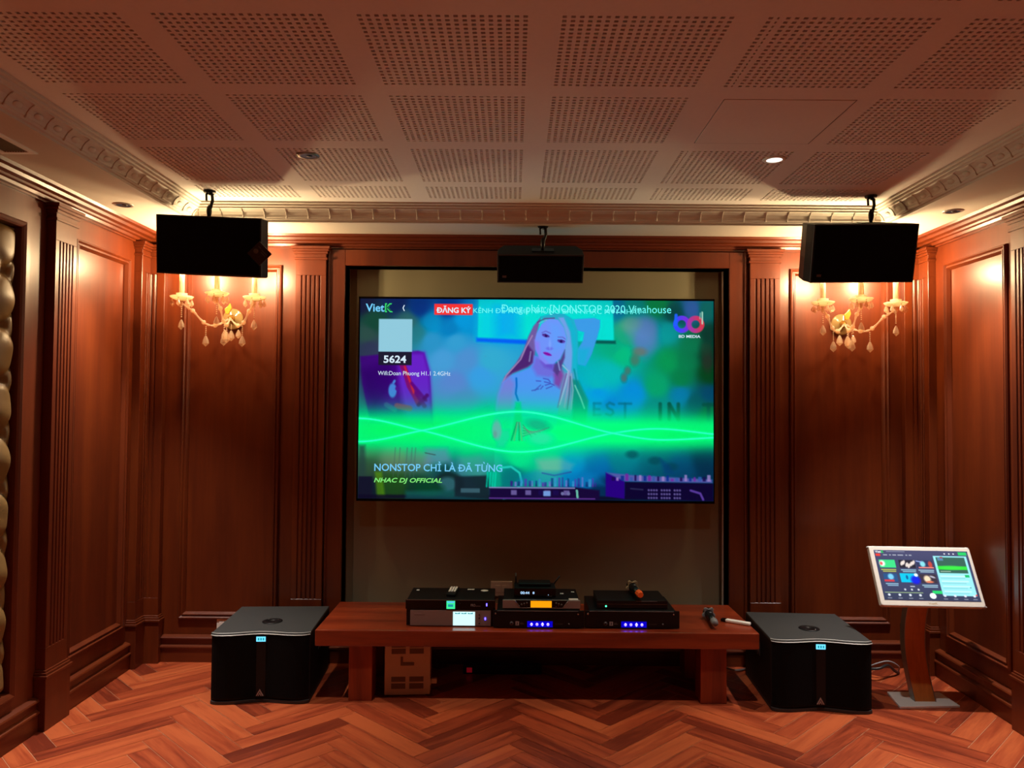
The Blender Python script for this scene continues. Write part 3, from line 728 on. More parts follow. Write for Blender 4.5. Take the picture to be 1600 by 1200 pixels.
    tx('5624', wh, 151, 246, 313, 345, off=.025); tx('Wifi:Doan Phuong H1.1 2.4GHz', wh, 128, 432, 379, 402)
    tx('BD MEDIA', wh, 1389, 1480, 218, 230, off=.02)
    tx('NONSTOP CHỈ LÀ ÐÃ TỪNG', bl, 118, 653, 756, 797, off=.012); tx('NHAC DJ OFFICIAL', gr, 117, 402, 825, 850, off=.022, shear=.25)
    return tv
television()

# ------------------------------------------------------------------ bench
bench = thing('bench', 'long low reddish wooden bench carrying the karaoke equipment below the television', 'bench', (.129, 4.2, 0))
MB().box(-1.123, 1.123, -.28, .285, .284, .366).build('top', BENCHW, bench, bevel=.006)
for a, b in ((-.957, -.837), (.834, .967)): 
    for c0, c1 in ((-.245, -.125), (.12, .24)): MB().box(a, b, c0, c1, 0, .284).build('leg', BENCHL, bench, bevel=.003)
ZT = .366

# ------------------------------------------------------------------ electronics on the bench
def screws(root, pts, y, r=.004):
    for x, z in pts: MB().lathe([(r, 0), (r, .002), (r*.5, .003)], 10, T(x, y, z) @ RX(90)).build('screw', CHROME, root)
def feet(root, pts, h=.008):
    for x, y in pts: MB().lathe([(.012, 0), (.014, h)], 12, T(x, y, 0)).build('foot', BLKM, root)
BLUE = emis('blue_led', (60, 50, 255), 14); BLUESTRIP = emis('blue_led_halo', (14, 2, 225), .75); BLUEW = emis('blue_led_core', (190, 190, 255), 5)
CYANW = emis('lcd_white_cyan', (205, 245, 245), 1.2); CYAND = emis('lcd_cyan_dark', (30, 150, 165), 1); GREENLCD = emis('lcd_green', (60, 235, 150), 1.1); ORLCD = emis('lcd_orange', (255, 158, 10), 1.1); GLED = emis('green_led', (70, 245, 170), 2.5); CLOCK = emis('clock_segments', (175, 215, 255), 1.2); BLUELCD = emis('lcd_blue', (90, 170, 255), 1.2); SUBLCD = emis('sub_lcd', (110, 215, 255), 1.3)

# 1 silver fronted processor
d = thing('audio_processor', 'silver-fronted rack unit with bright white display standing on the bench, lowest of its stack', 'audio device', (-.315, 4.0, ZT))
MB().box(-.218, .218, .008, .29, .006, .086).build('casing', BLKM, d, bevel=.002)
MB().box(-.228, .232, .004, .010, .004, .087).build('faceplate', BLKM, d)
MB().box(-.208, .208, -.004, .006, .004, .085).build('front_panel', SILVER, d, bevel=.002)
x0, x1 = .013, .126
sc = MB().box(x0, x1, -.0055, -.003, .007, .077).build('display', CYANW, d)
for i in range(3): MB().prism([(x0+.01+i*.033, .066), (x0+.036+i*.033, .066), (x0+.036+i*.033, .073), (x0+.022+i*.033, .069), (x0+.01+i*.033, .072)], -.0062, -.0054, 'y').build('display_icon', CYAND, sc)
text('KARAOKE', 'panel_text', PALEMARK, d, T(0, -.0045, 0), -.186, -.150, .064, .070); MB().box(-.186, -.132, -.0045, -.004, .058, .060).build('panel_mark', DIMMARK, d)
MB().box(.176, .182, -.006, -.003, .036, .048).build('power_light', BLUE, d)
for z in (.062, .045, .018): MB().lathe([(.0035, 0), (.0035, .004)], 10, T(.148, -.004, z) @ RX(90)).build('knob', BLKM, d)
feet(d, [(-.19, .03), (.19, .03), (-.19, .25), (.19, .25)], .006)
# 2 black unit on top
d = thing('digital_mixer', 'black rack unit with small green display, sitting on the silver-fronted unit', 'audio device', (-.316, 4.0, ZT+.0875))
MB().box(-.225, .225, .0, .255, .003, .05).build('casing', BLKM, d, bevel=.002)
MB().box(-.231, .231, -.006, .002, .002, .0495).build('front_panel', BLKG, d, bevel=.0015)
MB().box(-.229, .229, -.0064, -.003, .0475, .0495).build('edge_strip', STEEL, d)
sc = MB().box(-.02, .024, -.0075, -.004, .004, .045).build('display', GREENLCD, d)
MB().box(-.016, .02, -.0082, -.007, .036, .042).build('display_icon', BLUELCD, sc); MB().box(-.012, .014, -.0082, -.007, .015, .027).build('display_icon', CYAND, sc)
text('PRO', 'panel_text', PALEMARK, d, T(0, -.0065, 0), .105, .128, .017, .030); MB().box(.13, .155, -.0065, -.006, .017, .021).build('panel_mark', DIMMARK, d)
MB().box(.184, .190, -.008, -.005, .020, .033).build('power_light', BLUE, d)
MB().lathe([(.003, 0), (.003, .004)], 10, T(.05, -.006, .032) @ RX(90)).build('knob', BLKM, d)
lab = MB().lathe([(.020, 0), (.020, .0008)], 20, T(.168, .2, .05)).build('round_sticker', WHITEP, d)
MB().box(.075, .112, .215, .232, .05, .0508).build('sticker', WHITEP, d); MB().box(-.2, -.185, .19, .21, .05, .0508).build('sticker', WHITEP, d)
feet(d, [(-.19, .03), (.19, .03), (-.19, .22), (.19, .22)], .004)
# remote with pale keys
r_ = thing('remote_control', 'black remote control with rows of pale keys lying on the black unit', 'remote control', (-.315, 4.135, ZT+.1382), (0, 0, math.radians(-3)))
MB().box(-.024, .024, -.085, .085, 0, .016).build('body', BLKM, r_, bevel=.004)
for i in range(3):
    for j in range(6): MB().box(-.019+i*.0135, -.0085+i*.0135, -.035+j*.018, -.022+j*.018, .015, .0195).build('key', WHITEP, r_, bevel=.001, seg=1)

def amplifier(label, x, y, w, bolts=True):
    d = thing('power_amplifier', label, 'amplifier', (x, y, ZT))
    hw = w/2
    MB().box(-hw+.02, hw-.02, .004, .30, .008, .094).build('casing', BLKM, d, bevel=.002)
    fp = MB().box(-hw, hw, -.004, .005, .004, .092)
    fp.build('front_panel', BLKM, d, bevel=.0015)
    MB().box(-hw+.02, hw-.03, -.0055, -.003, .088, .0905).build('edge_strip', GREYP, d)
    st = MB().box(-.058, .072, -.006, -.0035, .008, .038).build('led_halo', BLUESTRIP, d)  # halo of the LEDs on the panel, put in as a glowing strip
    for i in range(4):
        c = -.036+i*.028; hgt = (.016, .012, .020, .014)[i]
        MB().prism([(c-.0045, .023), (c, .023-hgt*.5), (c+.0045, .023), (c, .023+hgt*.5)], -.0082, -.0058, 'y').build('indicator_light', BLUEW, st)
        MB().ball((c, -.0065, .0225), .0075, 8, 6, (1, .3, 1)).build('indicator_light', BLUE, st)
    em = MB().lathe([(.010, 0), (.010, .001)], 20, T(-.138, -.004, .026) @ RX(90)).build('emblem', DIMMARK, d)
    MB().lathe([(.0045, 0), (.0045, .0015)], 12, T(-.138, -.0045, .026) @ RX(90)).build('emblem', BLKM, em)
    b = MB().box(-.118, -.1, -.005, -.0038, .016, .036).build('emblem', PALEMARK, d)
    MB().prism([(-.113, .019), (-.109, .019), (-.106, .027), (-.109, .033), (-.113, .033), (-.110, .027)], -.0056, -.0048, 'y').build('emblem', BLKM, b)
    MB().box(-.095, -.075, -.0045, -.0038, .022, .025).box(-.095, -.08, -.0045, -.0038, .028, .030).build('panel_mark', DIMMARK, d)
    text('POWER', 'panel_text', DIMMARK, d, T(0, -.0042, 0), .085, .125, .021, .027)
    MB().lathe([(.004, 0), (.004, .004)], 10, T(.155, -.004, .025) @ RX(90)).build('power_button', GREYP, d)
    screws(d, [(-hw+.012, .075), (hw-.03, .075)], -.004, .0045)
    feet(d, [(-hw+.06, .03), (hw-.06, .03), (-hw+.06, .26), (hw-.06, .26)])
    return d
amplifier('black power amplifier with blue lights under the orange-display unit', .138, 3.978, .465)
amplifier('black power amplifier with blue lights carrying the orange-ended microphone', .62, 3.985, .482)
# karaoke unit with orange display
d = thing('karaoke_processor', 'silver and black unit with orange display on the middle amplifier', 'audio device', (.153, 3.995, ZT+.0945))
MB().box(-.195, .195, .004, .25, .004, .046).build('casing', BLKM, d, bevel=.002)
MB().box(-.2, .2, -.006, .006, .003, .046).build('front_panel', SILVER, d, bevel=.002)
MB().prism([(-.135, .046), (-.108, .008), (.108, .008), (.135, .046)], -.0085, -.005, 'y').build('control_panel', BLKG, d)
MB().tube([(-.137, -.0085, .046), (-.109, -.0085, .007), (.109, -.0085, .007), (.137, -.0085, .046)], .0017, 6).build('trim_line', CHROME, d)
MB().box(-.056, .052, -.0098, -.007, .010, .043).build('display', ORLCD, d)
for sx in (-1, 1):
    for i in range(3): MB().lathe([(.0045, 0), (.004, .006)], 12, T(sx*(.075+.014*i), -.0085, .033-.004*i) @ RX(90)).build('knob', DIMMARK, d)
    for i in range(3): MB().box(sx*(.075+.012*i)-.002, sx*(.075+.012*i)+.002, -.009, -.008, .014+.003*i, .017+.003*i).build('panel_mark', DIMMARK, d)
MB().box(.142, .19, .004, .03, .046, .0475).build('sticker', WHITEP, d)
MB().box(.105, .122, .13, .15, .046, .0466).build('sticker', WHITEP, d); MB().box(.165, .182, .17, .185, .046, .0466).build('sticker', WHITEP, d)
feet(d, [(-.17, .03), (.17, .03), (-.17, .22), (.17, .22)], .004)
# wireless receiver
d = thing('wireless_receiver', 'small black box with white digits and two stub antennas, topmost of the middle stack', 'receiver', (.12, 4.045, ZT+.1415))
MB().box(-.1085, .1085, 0, .14, .003, .046).build('casing', BLKM, d, bevel=.002)
MB().box(-.1085, .1085, -.004, .001, .003, .046).build('front_panel', BLKG, d)
MB().box(-.085, .085, .04, .135, .046, .062).build('top_cover', BLKM, d, bevel=.004)
text('00:44', 'display_text', CLOCK, d, T(0, -.0045, 0), -.075, -.028, .017, .031, off=.02); text('8', 'display_text', CLOCK, d, T(0, -.0045, 0), -.012, -.002, .018, .030, off=.02)
MB().lathe([(.0018, 0), (.0018, .001)], 8, T(.07, -.004, .014) @ RX(90)).build('power_light', CLOCK, d)
MB().box(.06, .09, -.0045, -.0038, .006, .008).build('panel_mark', DIMMARK, d)
for p in (((-.098, .12, .03), (-.1, .12, .10)), ((.1, .13, .03), (.112, .13, .05), (.137, .13, .084))): MB().tube(p, .0042, 8).build('antenna', BLKM, d)
feet(d, [(-.09, .02), (.09, .02), (-.09, .12), (.09, .12)], .004)
# box on right amplifier
d = thing('equalizer', 'plain black unit with one green light under the orange-ended microphone', 'audio device', (.622, 4.012, ZT+.0945))
MB().box(-.178, .178, 0, .22, .003, .043).build('casing', BLKM, d, bevel=.002)
MB().box(-.182, .182, -.005, .002, .002, .024).box(-.182, .182, -.005, .002, .0255, .0425).build('front_panel', BLKM, d)
MB().box(-.178, .178, -.0045, 0, .0235, .0258).build('edge_strip', STEEL, d)
MB().ball((-.135, -.005, .014), .005, 10, 6, (1, .5, 1)).build('power_light', GLED, d)
MB().box(-.14, -.128, -.0056, -.0048, .027, .0285).build('panel_mark', DIMMARK, d)
MB().box(.02, .13, -.0058, -.004, .0395, .0415).build('edge_strip', GREYP, d)
feet(d, [(-.16, .03), (.16, .03), (-.16, .2), (.16, .2)], .004)

def microphone(label, loc, rz, tail, body_mat, ring_mat, tilt=0):
    d = thing('microphone', label, 'microphone', loc, (math.radians(tilt), 0, math.radians(rz)))
    A = RX(-90)          # local z -> +y : tail at -y, head at +y
    def at(y): return T(0, y, .027) @ A
    MB().lathe([(.014, 0), (.0165, .006), (.018, .02), (.0185, .045), (.0175, .05)], 8 if tail is ORANGE else 20, at(-.125), smooth=tail is not ORANGE).build('tail_cap', tail, d)
    MB().lathe([(.0165, 0), (.017, .06), (.019, .115), (.0205, .13)], 20, at(-.076)).build('handle', body_mat, d)
    MB().lathe([(.0205, 0), (.025, .012), (.0265, .022), (.0265, .036), (.023, .05), (.013, .06), (0, .063)], 20, at(.054)).build('head_grille', GRILLE, d)
    ang = [2*PI*i/48 for i in range(48)]
    out = [((.031+.006*math.cos(5*a))*math.cos(a), (.031+.006*math.cos(5*a))*math.sin(a)) for a in ang]
    inn = [(.0205*math.cos(a), .0205*math.sin(a)) for a in ang]
    vs = [(x, y, z) for z in (0, .016) for x, y in out]+[(x, y, z) for z in (0, .016) for x, y in inn]
    fs = []
    for i in range(48):
        j = (i+1) % 48
        fs += [(i, j, 48+j, 48+i), (96+i, 144+i, 144+j, 96+j), (i, 96+i, 96+j, j), (48+i, 48+j, 144+j, 144+i)]
    MB().add(vs, fs, T(0, .056, .027) @ A @ RZ(18)).build('anti_roll_ring', ring_mat, d, bevel=.002)
    MB().box(-.005, .005, .0, .016, .0465, .0495).build('switch', GREYP, d)
    return d
KHAKI = speckle(mat('khaki_rubber', (150, 130, 95), .6), 200, .05)
microphone('wireless microphone with orange end cap lying on the black unit with the green light', (.655, 4.12, ZT+.1425), 4, ORANGE, BLKM, KHAKI)
microphone('black and grey wireless microphone lying directly on the bench', (1.052, 4.10, ZT+.0065), -4, GREYP, BLKM, GREYP)
# slim white remote
d = thing('slim_remote', 'slim white remote with black tip lying on the bench end', 'remote control', (1.186, 4.10, ZT+.0005), (0, 0, math.radians(-34)))
MB().box(-.055, .075, -.015, .015, 0, .016).build('body', WHITEP, d, bevel=.005)
MB().box(-.08, -.0545, -.0145, .0145, .001, .015).build('cap', BLKG, d, bevel=.003)

# ------------------------------------------------------------------ floor things
def subwoofer(label, loc, rz):
    d = thing('subwoofer', label, 'subwoofer', loc, (0, 0, math.radians(rz)))
    W, D, H = .245, .5, .352
    def front(x):      # two bulging lobes meeting in a central hollow
        t = abs(x)/W
        return -.032*math.sin(min(1, t)*PI*.62+.12)**2*(1 if t < 1 else 1)+.012*max(0, (t-.86)/.14)**2
    xs = [-W+2*W*i/32 for i in range(33)]
    def outline(e=0, back=D): return [(x*(1+e), front(x)-e*.2) for x in xs]+[(W*(1+e), back), (-W*(1+e), back)]
    MB().prism([(x, y+.008) for x, y in outline()], .018, H-.014, smooth=False).build('cabinet', BLK, d)
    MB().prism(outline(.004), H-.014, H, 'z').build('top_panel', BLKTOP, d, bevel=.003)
    lv = [(x*1.004, front(x)+q[0], q[1]) for x in xs for q in ((.012, H+.0012), (-.005, H-.009), (.012, H-.009))]
    MB().add(lv, [(i*3+a, i*3+(a+1) % 3, i*3+3+(a+1) % 3, i*3+3+a) for i in range(32) for a in range(3)]+[(0, 1, 2), (96, 98, 97)]).build('front_lip', LIP, d)  # chamfered strip that carries the painted edge highlight
    MB().prism([(x*.985, front(x)-.002) for x in xs]+[(W*.985, .03), (-W*.985, .03)], .03, H-.016).build('grille', GRILLE, d)
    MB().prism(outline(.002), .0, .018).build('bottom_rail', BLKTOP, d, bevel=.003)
    cp = MB(); cp.box(-.036, .030, front(0)-.0045, .02, .03, H-.016); cp.build('centre_strip', BLK, d, bevel=.002)
    f0 = front(0)-.005
    ds = MB().box(-.024, .022, f0-.003, f0, H-.046, H-.022).build('display', SUBLCD, d)
    for i in range(3): MB().box(-.016+i*.012, -.009+i*.012, f0-.0035, f0-.0028, H-.040, H-.028).build('display_icon', CYAND, ds)
    lg = MB()
    lg.prism([(-.019, 0), (-.013, 0), (0, .024), (.013, 0), (.019, 0), (0, .034)], f0-.003, f0, 'y', M=T(-.003, 0, .035))
    lg.prism([(-.009, 0), (-.005, 0), (0, .009), (.005, 0), (.009, 0), (0, .017)], f0-.003, f0, 'y', M=T(-.003, 0, .035))
    lg.build('emblem', PALEMARK, d)
    pl = MB().lathe([(.052, 0), (.052, .003), (.046, .004), (.018, .004), (.016, .001), (0, .001)], 32, T(.005, .19, H)).build('pole_socket', BLKM, d)
    for a in range(4): MB().lathe([(.003, 0), (.003, .0015)], 8, T(.005+.035*math.cos(a*PI/2+.78), .19+.035*math.sin(a*PI/2+.78), H+.0035)).build('screw', CHROME, pl)
    for s in (-1, 1):
        MB().box(s*W-.004, s*W+.004, .2, .33, .2, .27).build('handle', BLKTOP, d, bevel=.003)
        MB().tube([(s*(W+.003), .205, .262), (s*(W+.006), .21, .215), (s*(W+.003), .235, .203)], .003, 6).build('handle_rim', GREYP, d)
    return d
subwoofer('black twin-front subwoofer on the floor beside the bench end with the beige vented box', (-1.264, 3.925, 0), 3)
subwoofer('black twin-front subwoofer on the floor between the bench and the touch screen stand', (1.541, 3.875, 0), -3.2)

# beige vented box under the bench
d = thing('voltage_stabilizer', 'beige metal box with vent slots standing on the floor under the bench', 'electrical box', (-.538, 4.03, 0), (0, 0, math.radians(4)))
MB().box(-.118, .118, 0, .2, .004, .268).build('casing', BEIGE, d, bevel=.003)
for x0 in (-.083, .010):
    for z0, z1 in ((.036, .064), (.072, .098), (.215, .242), (.248, .262)): MB().box(x0, x0+.073, -.0012, .001, z0, z1).build('vent_slot', SLOT, d)
MB().box(-.036, .034, -.005, .001, .156, .170).box(-.036, -.024, -.005, .001, .170, .200).build('bracket', SLOT, d)
MB().box(.118, .122, .01, .045, .05, .085).build('socket_plate', WHITEP, d)
MB().box(.122, .152, .014, .04, .054, .080).build('plug', WHITEP, d, bevel=.004)
feet(d, [(-.1, .02), (.1, .02), (-.1, .18), (.1, .18)], .005)
# power strip with red switch, standing behind
d = thing('power_strip', 'black power strip with a glowing red switch lying on the floor under the bench', 'power strip', (.05, 4.36, 0))
MB().box(-.32, .12, 0, .06, 0, .045).build('body', BLKM, d, bevel=.004)
MB().box(-.3, -.27, -.003, .002, .01, .036).build('switch', emis('red_switch', (120, 8, 20), .5), d)
for i in range(4): MB().lathe([(.016, 0), (.016, .002)], 14, T(-.2+i*.075, .03, .0445)).build('socket', BLKG, d)
# looped cables
def cable(name, label, pts, r, m, steps=8):
    P = [Vector(p) for p in pts]; out = []
    for i in range(len(P)-1):
        p0, p1, p2, p3 = P[max(i-1, 0)], P[i], P[i+1], P[min(i+2, len(P)-1)]
        for k in range(steps):
            t = k/steps
            out.append(.5*((2*p1)+(-p0+p2)*t+(2*p0-5*p1+4*p2-p3)*t*t+(-p0+3*p1-3*p2+p3)*t**3))
    out.append(P[-1])
    return tag(MB().tube(out, r, 8).build(name, m), label, 'cable')
cable('power_cable', 'dark cables running over the floor between the subwoofer and the screen stand', [(1.86, 4.36, .01), (1.95, 4.34, .05), (2.03, 4.30, .07), (2.1, 4.34, .075), (2.16, 4.38, .03), (2.2, 4.42, .008)], .008, CABLE)
cable('audio_cable', 'thin grey cable curling beside the dark floor cable near the screen stand', [(1.86, 4.40, .006), (1.96, 4.39, .03), (2.05, 4.34, .088), (2.12, 4.36, .09), (2.19, 4.40, .05), (2.21, 4.44, .008)], .004, CABLEG)
cable('speaker_cable', 'grey cable on the floor behind the bench leg beside the subwoofer', [(1.1, 4.48, .02), (1.2, 4.45, .025), (1.27, 4.42, .014), (1.34, 4.46, .008)], .006, CABLEG)
cable('signal_cable', 'black cable hanging in a loop under the bench near its far leg', [(.78, 4.3, .276), (.76, 4.28, .24), (.83, 4.26, .20), (.91, 4.28, .23), (.93, 4.3, .276)], .006, CABLE)

# sockets on the walls
d = thing('wall_socket', 'white wall socket low on the panelling, half hidden by a subwoofer', 'wall socket', (-1.68, YB-.001, .215))
MB().box(-.045, .045, -.009, 0, -.03, .034).build('plate', WHITEP, d, bevel=.003)
MB().box(-.03, .03, -.0115, -.008, -.018, .02).build('insert', WHITEP, d, bevel=.002)
d = thing('cable_outlet', 'beige outlet plate on the niche fabric behind the stacked units', 'wall socket', (-.062, YB+.084, .415))
MB().box(-.065, .065, -.012, 0, -.045, .045).build('plate', BEIGE, d, bevel=.004)
MB().box(-.045, -.005, -.015, -.011, -.02, .022).box(.005, .045, -.015, -.011, -.02, .022).build('insert', BEIGE, d, bevel=.002)

# ------------------------------------------------------------------ touch screen kiosk
def kiosk():
    d = thing('touchscreen_kiosk', 'white-framed touch screen song selector on a brown curved post and white base', 'kiosk', (2.115, 4.0, 0))
    bp = MB(); bp.prism([(-.163, -.092), (.15, -.07), (.147, .112), (-.128, .115)], 0, .012); bp.build('base_plate', WHITEM, d, bevel=.002)
    # bowed post
    def prof(t): # y offset, half depth
        return -.0+.055*math.sin(t*PI)+.0*t
    n = 16; z0, z1 = .012, .60
    fr = []; vs, fs = [], []
    for i in range(n+1):
        t = i/n; z = z0+(z1-z0)*t; y = .0+.075*(math.sin(PI*t)-0)*1-.0*t+(.0-.02)*t; x = .002-.018*t-.010*math.sin(PI*t)
        hw = .052
        vs += [(x-hw, y-.02, z), (x+hw, y-.02, z), (x+hw, y+.02, z), (x-hw, y+.02, z)]
    for i in range(n):
        for k in range(4): fs.append((i*4+k, i*4+(k+1) % 4, (i+1)*4+(k+1) % 4, (i+1)*4+k))
    fs.append((3, 2, 1, 0)); fs.append((n*4, n*4+1, n*4+2, n*4+3))
    MB().add(vs, fs).build('post', BROWNPOST, d)
    for s in (-1, 1):
        v2 = [(vx+(s*.0505-(.052 if j % 4 in (1, 2) else -.052))*1+(s*.004 if (j % 4 in (1, 2)) == (s > 0) else s*.0005), vy-(.003 if j % 4 < 2 else -.003), vz) for j, (vx, vy, vz) in enumerate(vs)]
        MB().add(v2, fs).build('post_edge', STEEL, d)
    M = T(2.111-2.115, 3.954-4.0, .654) @ RZ(-3.15) @ RX(-(90-59.37))
    w, h = .51/2, .311/2
    def rr(w, h, r, k=6):
        pts = []
        for cx, cz, a0 in ((w-r, h-r, 0), (-w+r, h-r, 90), (-w+r, -h+r, 180), (w-r, -h+r, 270)):
            pts += [(cx+r*math.cos(math.radians(a0+90*i/k)), cz+r*math.sin(math.radians(a0+90*i/k))) for i in range(k+1)]
        return pts
    hs = MB(M); hs.prism(rr(w, h, .014), 0, .03, 'y'); hs.build('housing', WHITEP, d, bevel=.004)
    MB(M).prism(rr(w*.96, h*.93, .02), .028, .045, 'y').build('rear_cover', GREYP, d, bevel=.004)
    MB(M).box(-.06, .06, .045, .075, -.1, .06).build('bracket', BLKM, d)
    wr_ = MB(M)
    for cx, cz in ((-w+.006, h-.004), (w-.012, h-.002), (w-.004, -h+.004), (-w+.01, -h+.006)): wr_.ball((cx, .012, cz), .010, 8, 6, (1.5, .9, .8))
    wr_.tube([(-w, .01, h+.001), (-w*.4, .012, h+.003), (w*.3, .01, h+.0015), (w, .012, h+.003)], .0025, 5); wr_.tube([(w+.001, .012, h), (w+.002, .012, -h)], .0022, 5)
    wr_.build('plastic_wrap', mat('clear_wrap', (230, 225, 220), .25, trans=.5), d)
    sx0, sx1, sz0, sz1 = -w+.022, w-.017, -h+.029, h-.021
    P = Paint(0, 1, 0, .6, 230, 138)
    P.C[:] = (62, 66, 98); P.over(np.exp(-((P.Y-.0)/.12)**2)*.6, (78, 76, 112)); P.over(np.exp(-((P.Y-.6)/.1)**2)*.6, (50, 56, 78))
    f = .006
    def R(u0, u1, v0, v1, c, a=1): P.rect(u0, u1, v0*.6, v1*.6, c, f, a)
    R(.01, .06, .075, .125, (225, 60, 50))
    for i, wd in enumerate((.045, .02, .04, .06, .02, .03)): R(.09+[0, .065, .1, .155, .24, .275][i], .09+[0, .065, .1, .155, .24, .275][i]+wd, .09, .11, (190, 195, 205), .8)
    R(.13, .33, .02, .035, (150, 155, 175), .8)
    for u in (.75, .80, .845): P.ell(u, .035, .008, .008, (235, 235, 240))
    R(.895, .985, .02, .085, (40, 200, 100))
    th = [(.03, .2, .2, .36, (60, 215, 130)), (.24, .41, .2, .36, (40, 36, 48)), (.425, .6, .2, .36, (48, 54, 90)), (.045, .19, .48, .64, (40, 80, 130)), (.22, .405, .47, .65, (10, 190, 225)), (.425, .6, .48, .66, (60, 50, 62))]
    for u0, u1, v0, v1, c in th: R(u0, u1, v0, v1, c)
    P.ell(.06, .165, .03, .035, (245, 240, 235), .6); P.ell(.05, .165, .015, .02, (235, 90, 90), .6)
    for u in (.27, .29, .32, .34, .37, .395): P.ell(u, .17+.02*math.sin(u*60), .014, .03, (240, 225, 215), .5, .9, .4)
    P.ell(.49, .165, .028, .035, (130, 215, 225), .6); P.ell(.57, .17, .022, .04, (190, 70, 60), .6); P.line([(.43, .13), (.48, .14)], .012, (150, 170, 230), 1, f); R(.44, .6, .335, .36, (235, 130, 120))
    P.ell(.12, .325, .03, .035, (120, 200, 235), .6); R(.045, .15, .6, .64, (200, 60, 70))
    P.ell(.375, .36, .05, .05, (20, 20, 220), .6, .9); P.ell(.29, .33, .012, .025, (10, 90, 150), .6); P.ell(.39, .30, .02, .02, (235, 240, 250), .6)
    P.ell(.50, .345, .035, .04, (240, 215, 180), .6); P.ell(.56, .32, .03, .012, (190, 190, 205), .6, .8, .4); P.ell(.52, .38, .04, .012, (220, 120, 90), .6)
    for (u0, u1, v0, v1, c), cc in zip(th, ((200, 205, 80), (150, 200, 215), (170, 205, 220), (150, 195, 220), (200, 205, 220), (160, 200, 215))):
        vv = v1+.03
        if u0 == .22: R(.30, .35, vv+.04, vv+.06, cc, .9); continue
        R(u0+.005, u1-.005, vv, vv+.022, cc, .85); R(u0+.02, u1-.01, vv+.035, vv+.055, cc, .85)
    R(.62, .975, .105, .9, (150, 226, 232)); R(.645, .95, .13, .45, (55, 98, 84)); R(.645, .95, .31, .38, (45, 215, 60)); P.ell(.78, .205, .12, .025, (60, 225, 70), .8, .8); R(.66, .72, .13, .2, (85, 130, 160)); R(.69, .72, .12, .15, (150, 70, 80)); R(.66, .77, .41, .425, (190, 215, 190), .8)
    for v in (.5, .6, .7, .8): R(.645, .93, v, v+.025, (195, 242, 245)); R(.645, .9, v+.045, v+.055, (110, 175, 185), .7)
    R(.905, .95, .48, .53, (30, 185, 110)); P.ell(.93, .44, .008, .006, (50, 90, 110))
    R(.52, .62, .805, .865, (40, 205, 105)); R(.02, .42, .845, .86, (150, 175, 130))
    for u in (.24, .31, .38): P.ell(u, .475, .011, .012, (200, 205, 215), .6)
    P.ell(.515, .545, .034, .034, (245, 250, 252), .25)
    for u in (.06, .17, .28, .385, .64, .745, .85, .945): P.ell(u, .54, .014, .014, (215, 222, 232), .5); R(u-.022, u+.022, .955, .97, (165, 172, 185), .8)
    P.ell(.968, .528, .009, .009, (230, 50, 50), .5)
    def loc(x, y):
        lx = sx0+x*(sx1-sx0); lz = sz1-(y/.6)*(sz1-sz0); A = np.array(M)
        q = np.stack([lx, np.full_like(lx, -.0015), lz, np.ones_like(lx)]); r = A @ q
        return r[0], r[1], r[2]
    sc = P.build('screen', loc, d, 1.25)
    tag(sc, 'lit screen with rows of song thumbnails and a pale list')
    def tx(s, m, u0, u1, v0, v1, **k): text(s, 'screen_text', m, sc, M @ T(0, -.0022, 0), sx0+u0*(sx1-sx0), sx0+u1*(sx1-sx0), sz1-v1*(sz1-sz0), sz1-v0*(sz1-sz0), **k)
    tx('Viet', emis('kiosk_text', (240, 245, 250)), .008, .075, .01, .06, off=.03); tx('K', emis('kiosk_logo', (40, 225, 100)), .078, .105, .008, .062, off=.04)
    text('VietK', 'bezel_text', mat('gold_print', (190, 165, 110), .4), d, M @ T(0, -.0008, 0), -.022, .022, -h+.010, -h+.020)
kiosk()

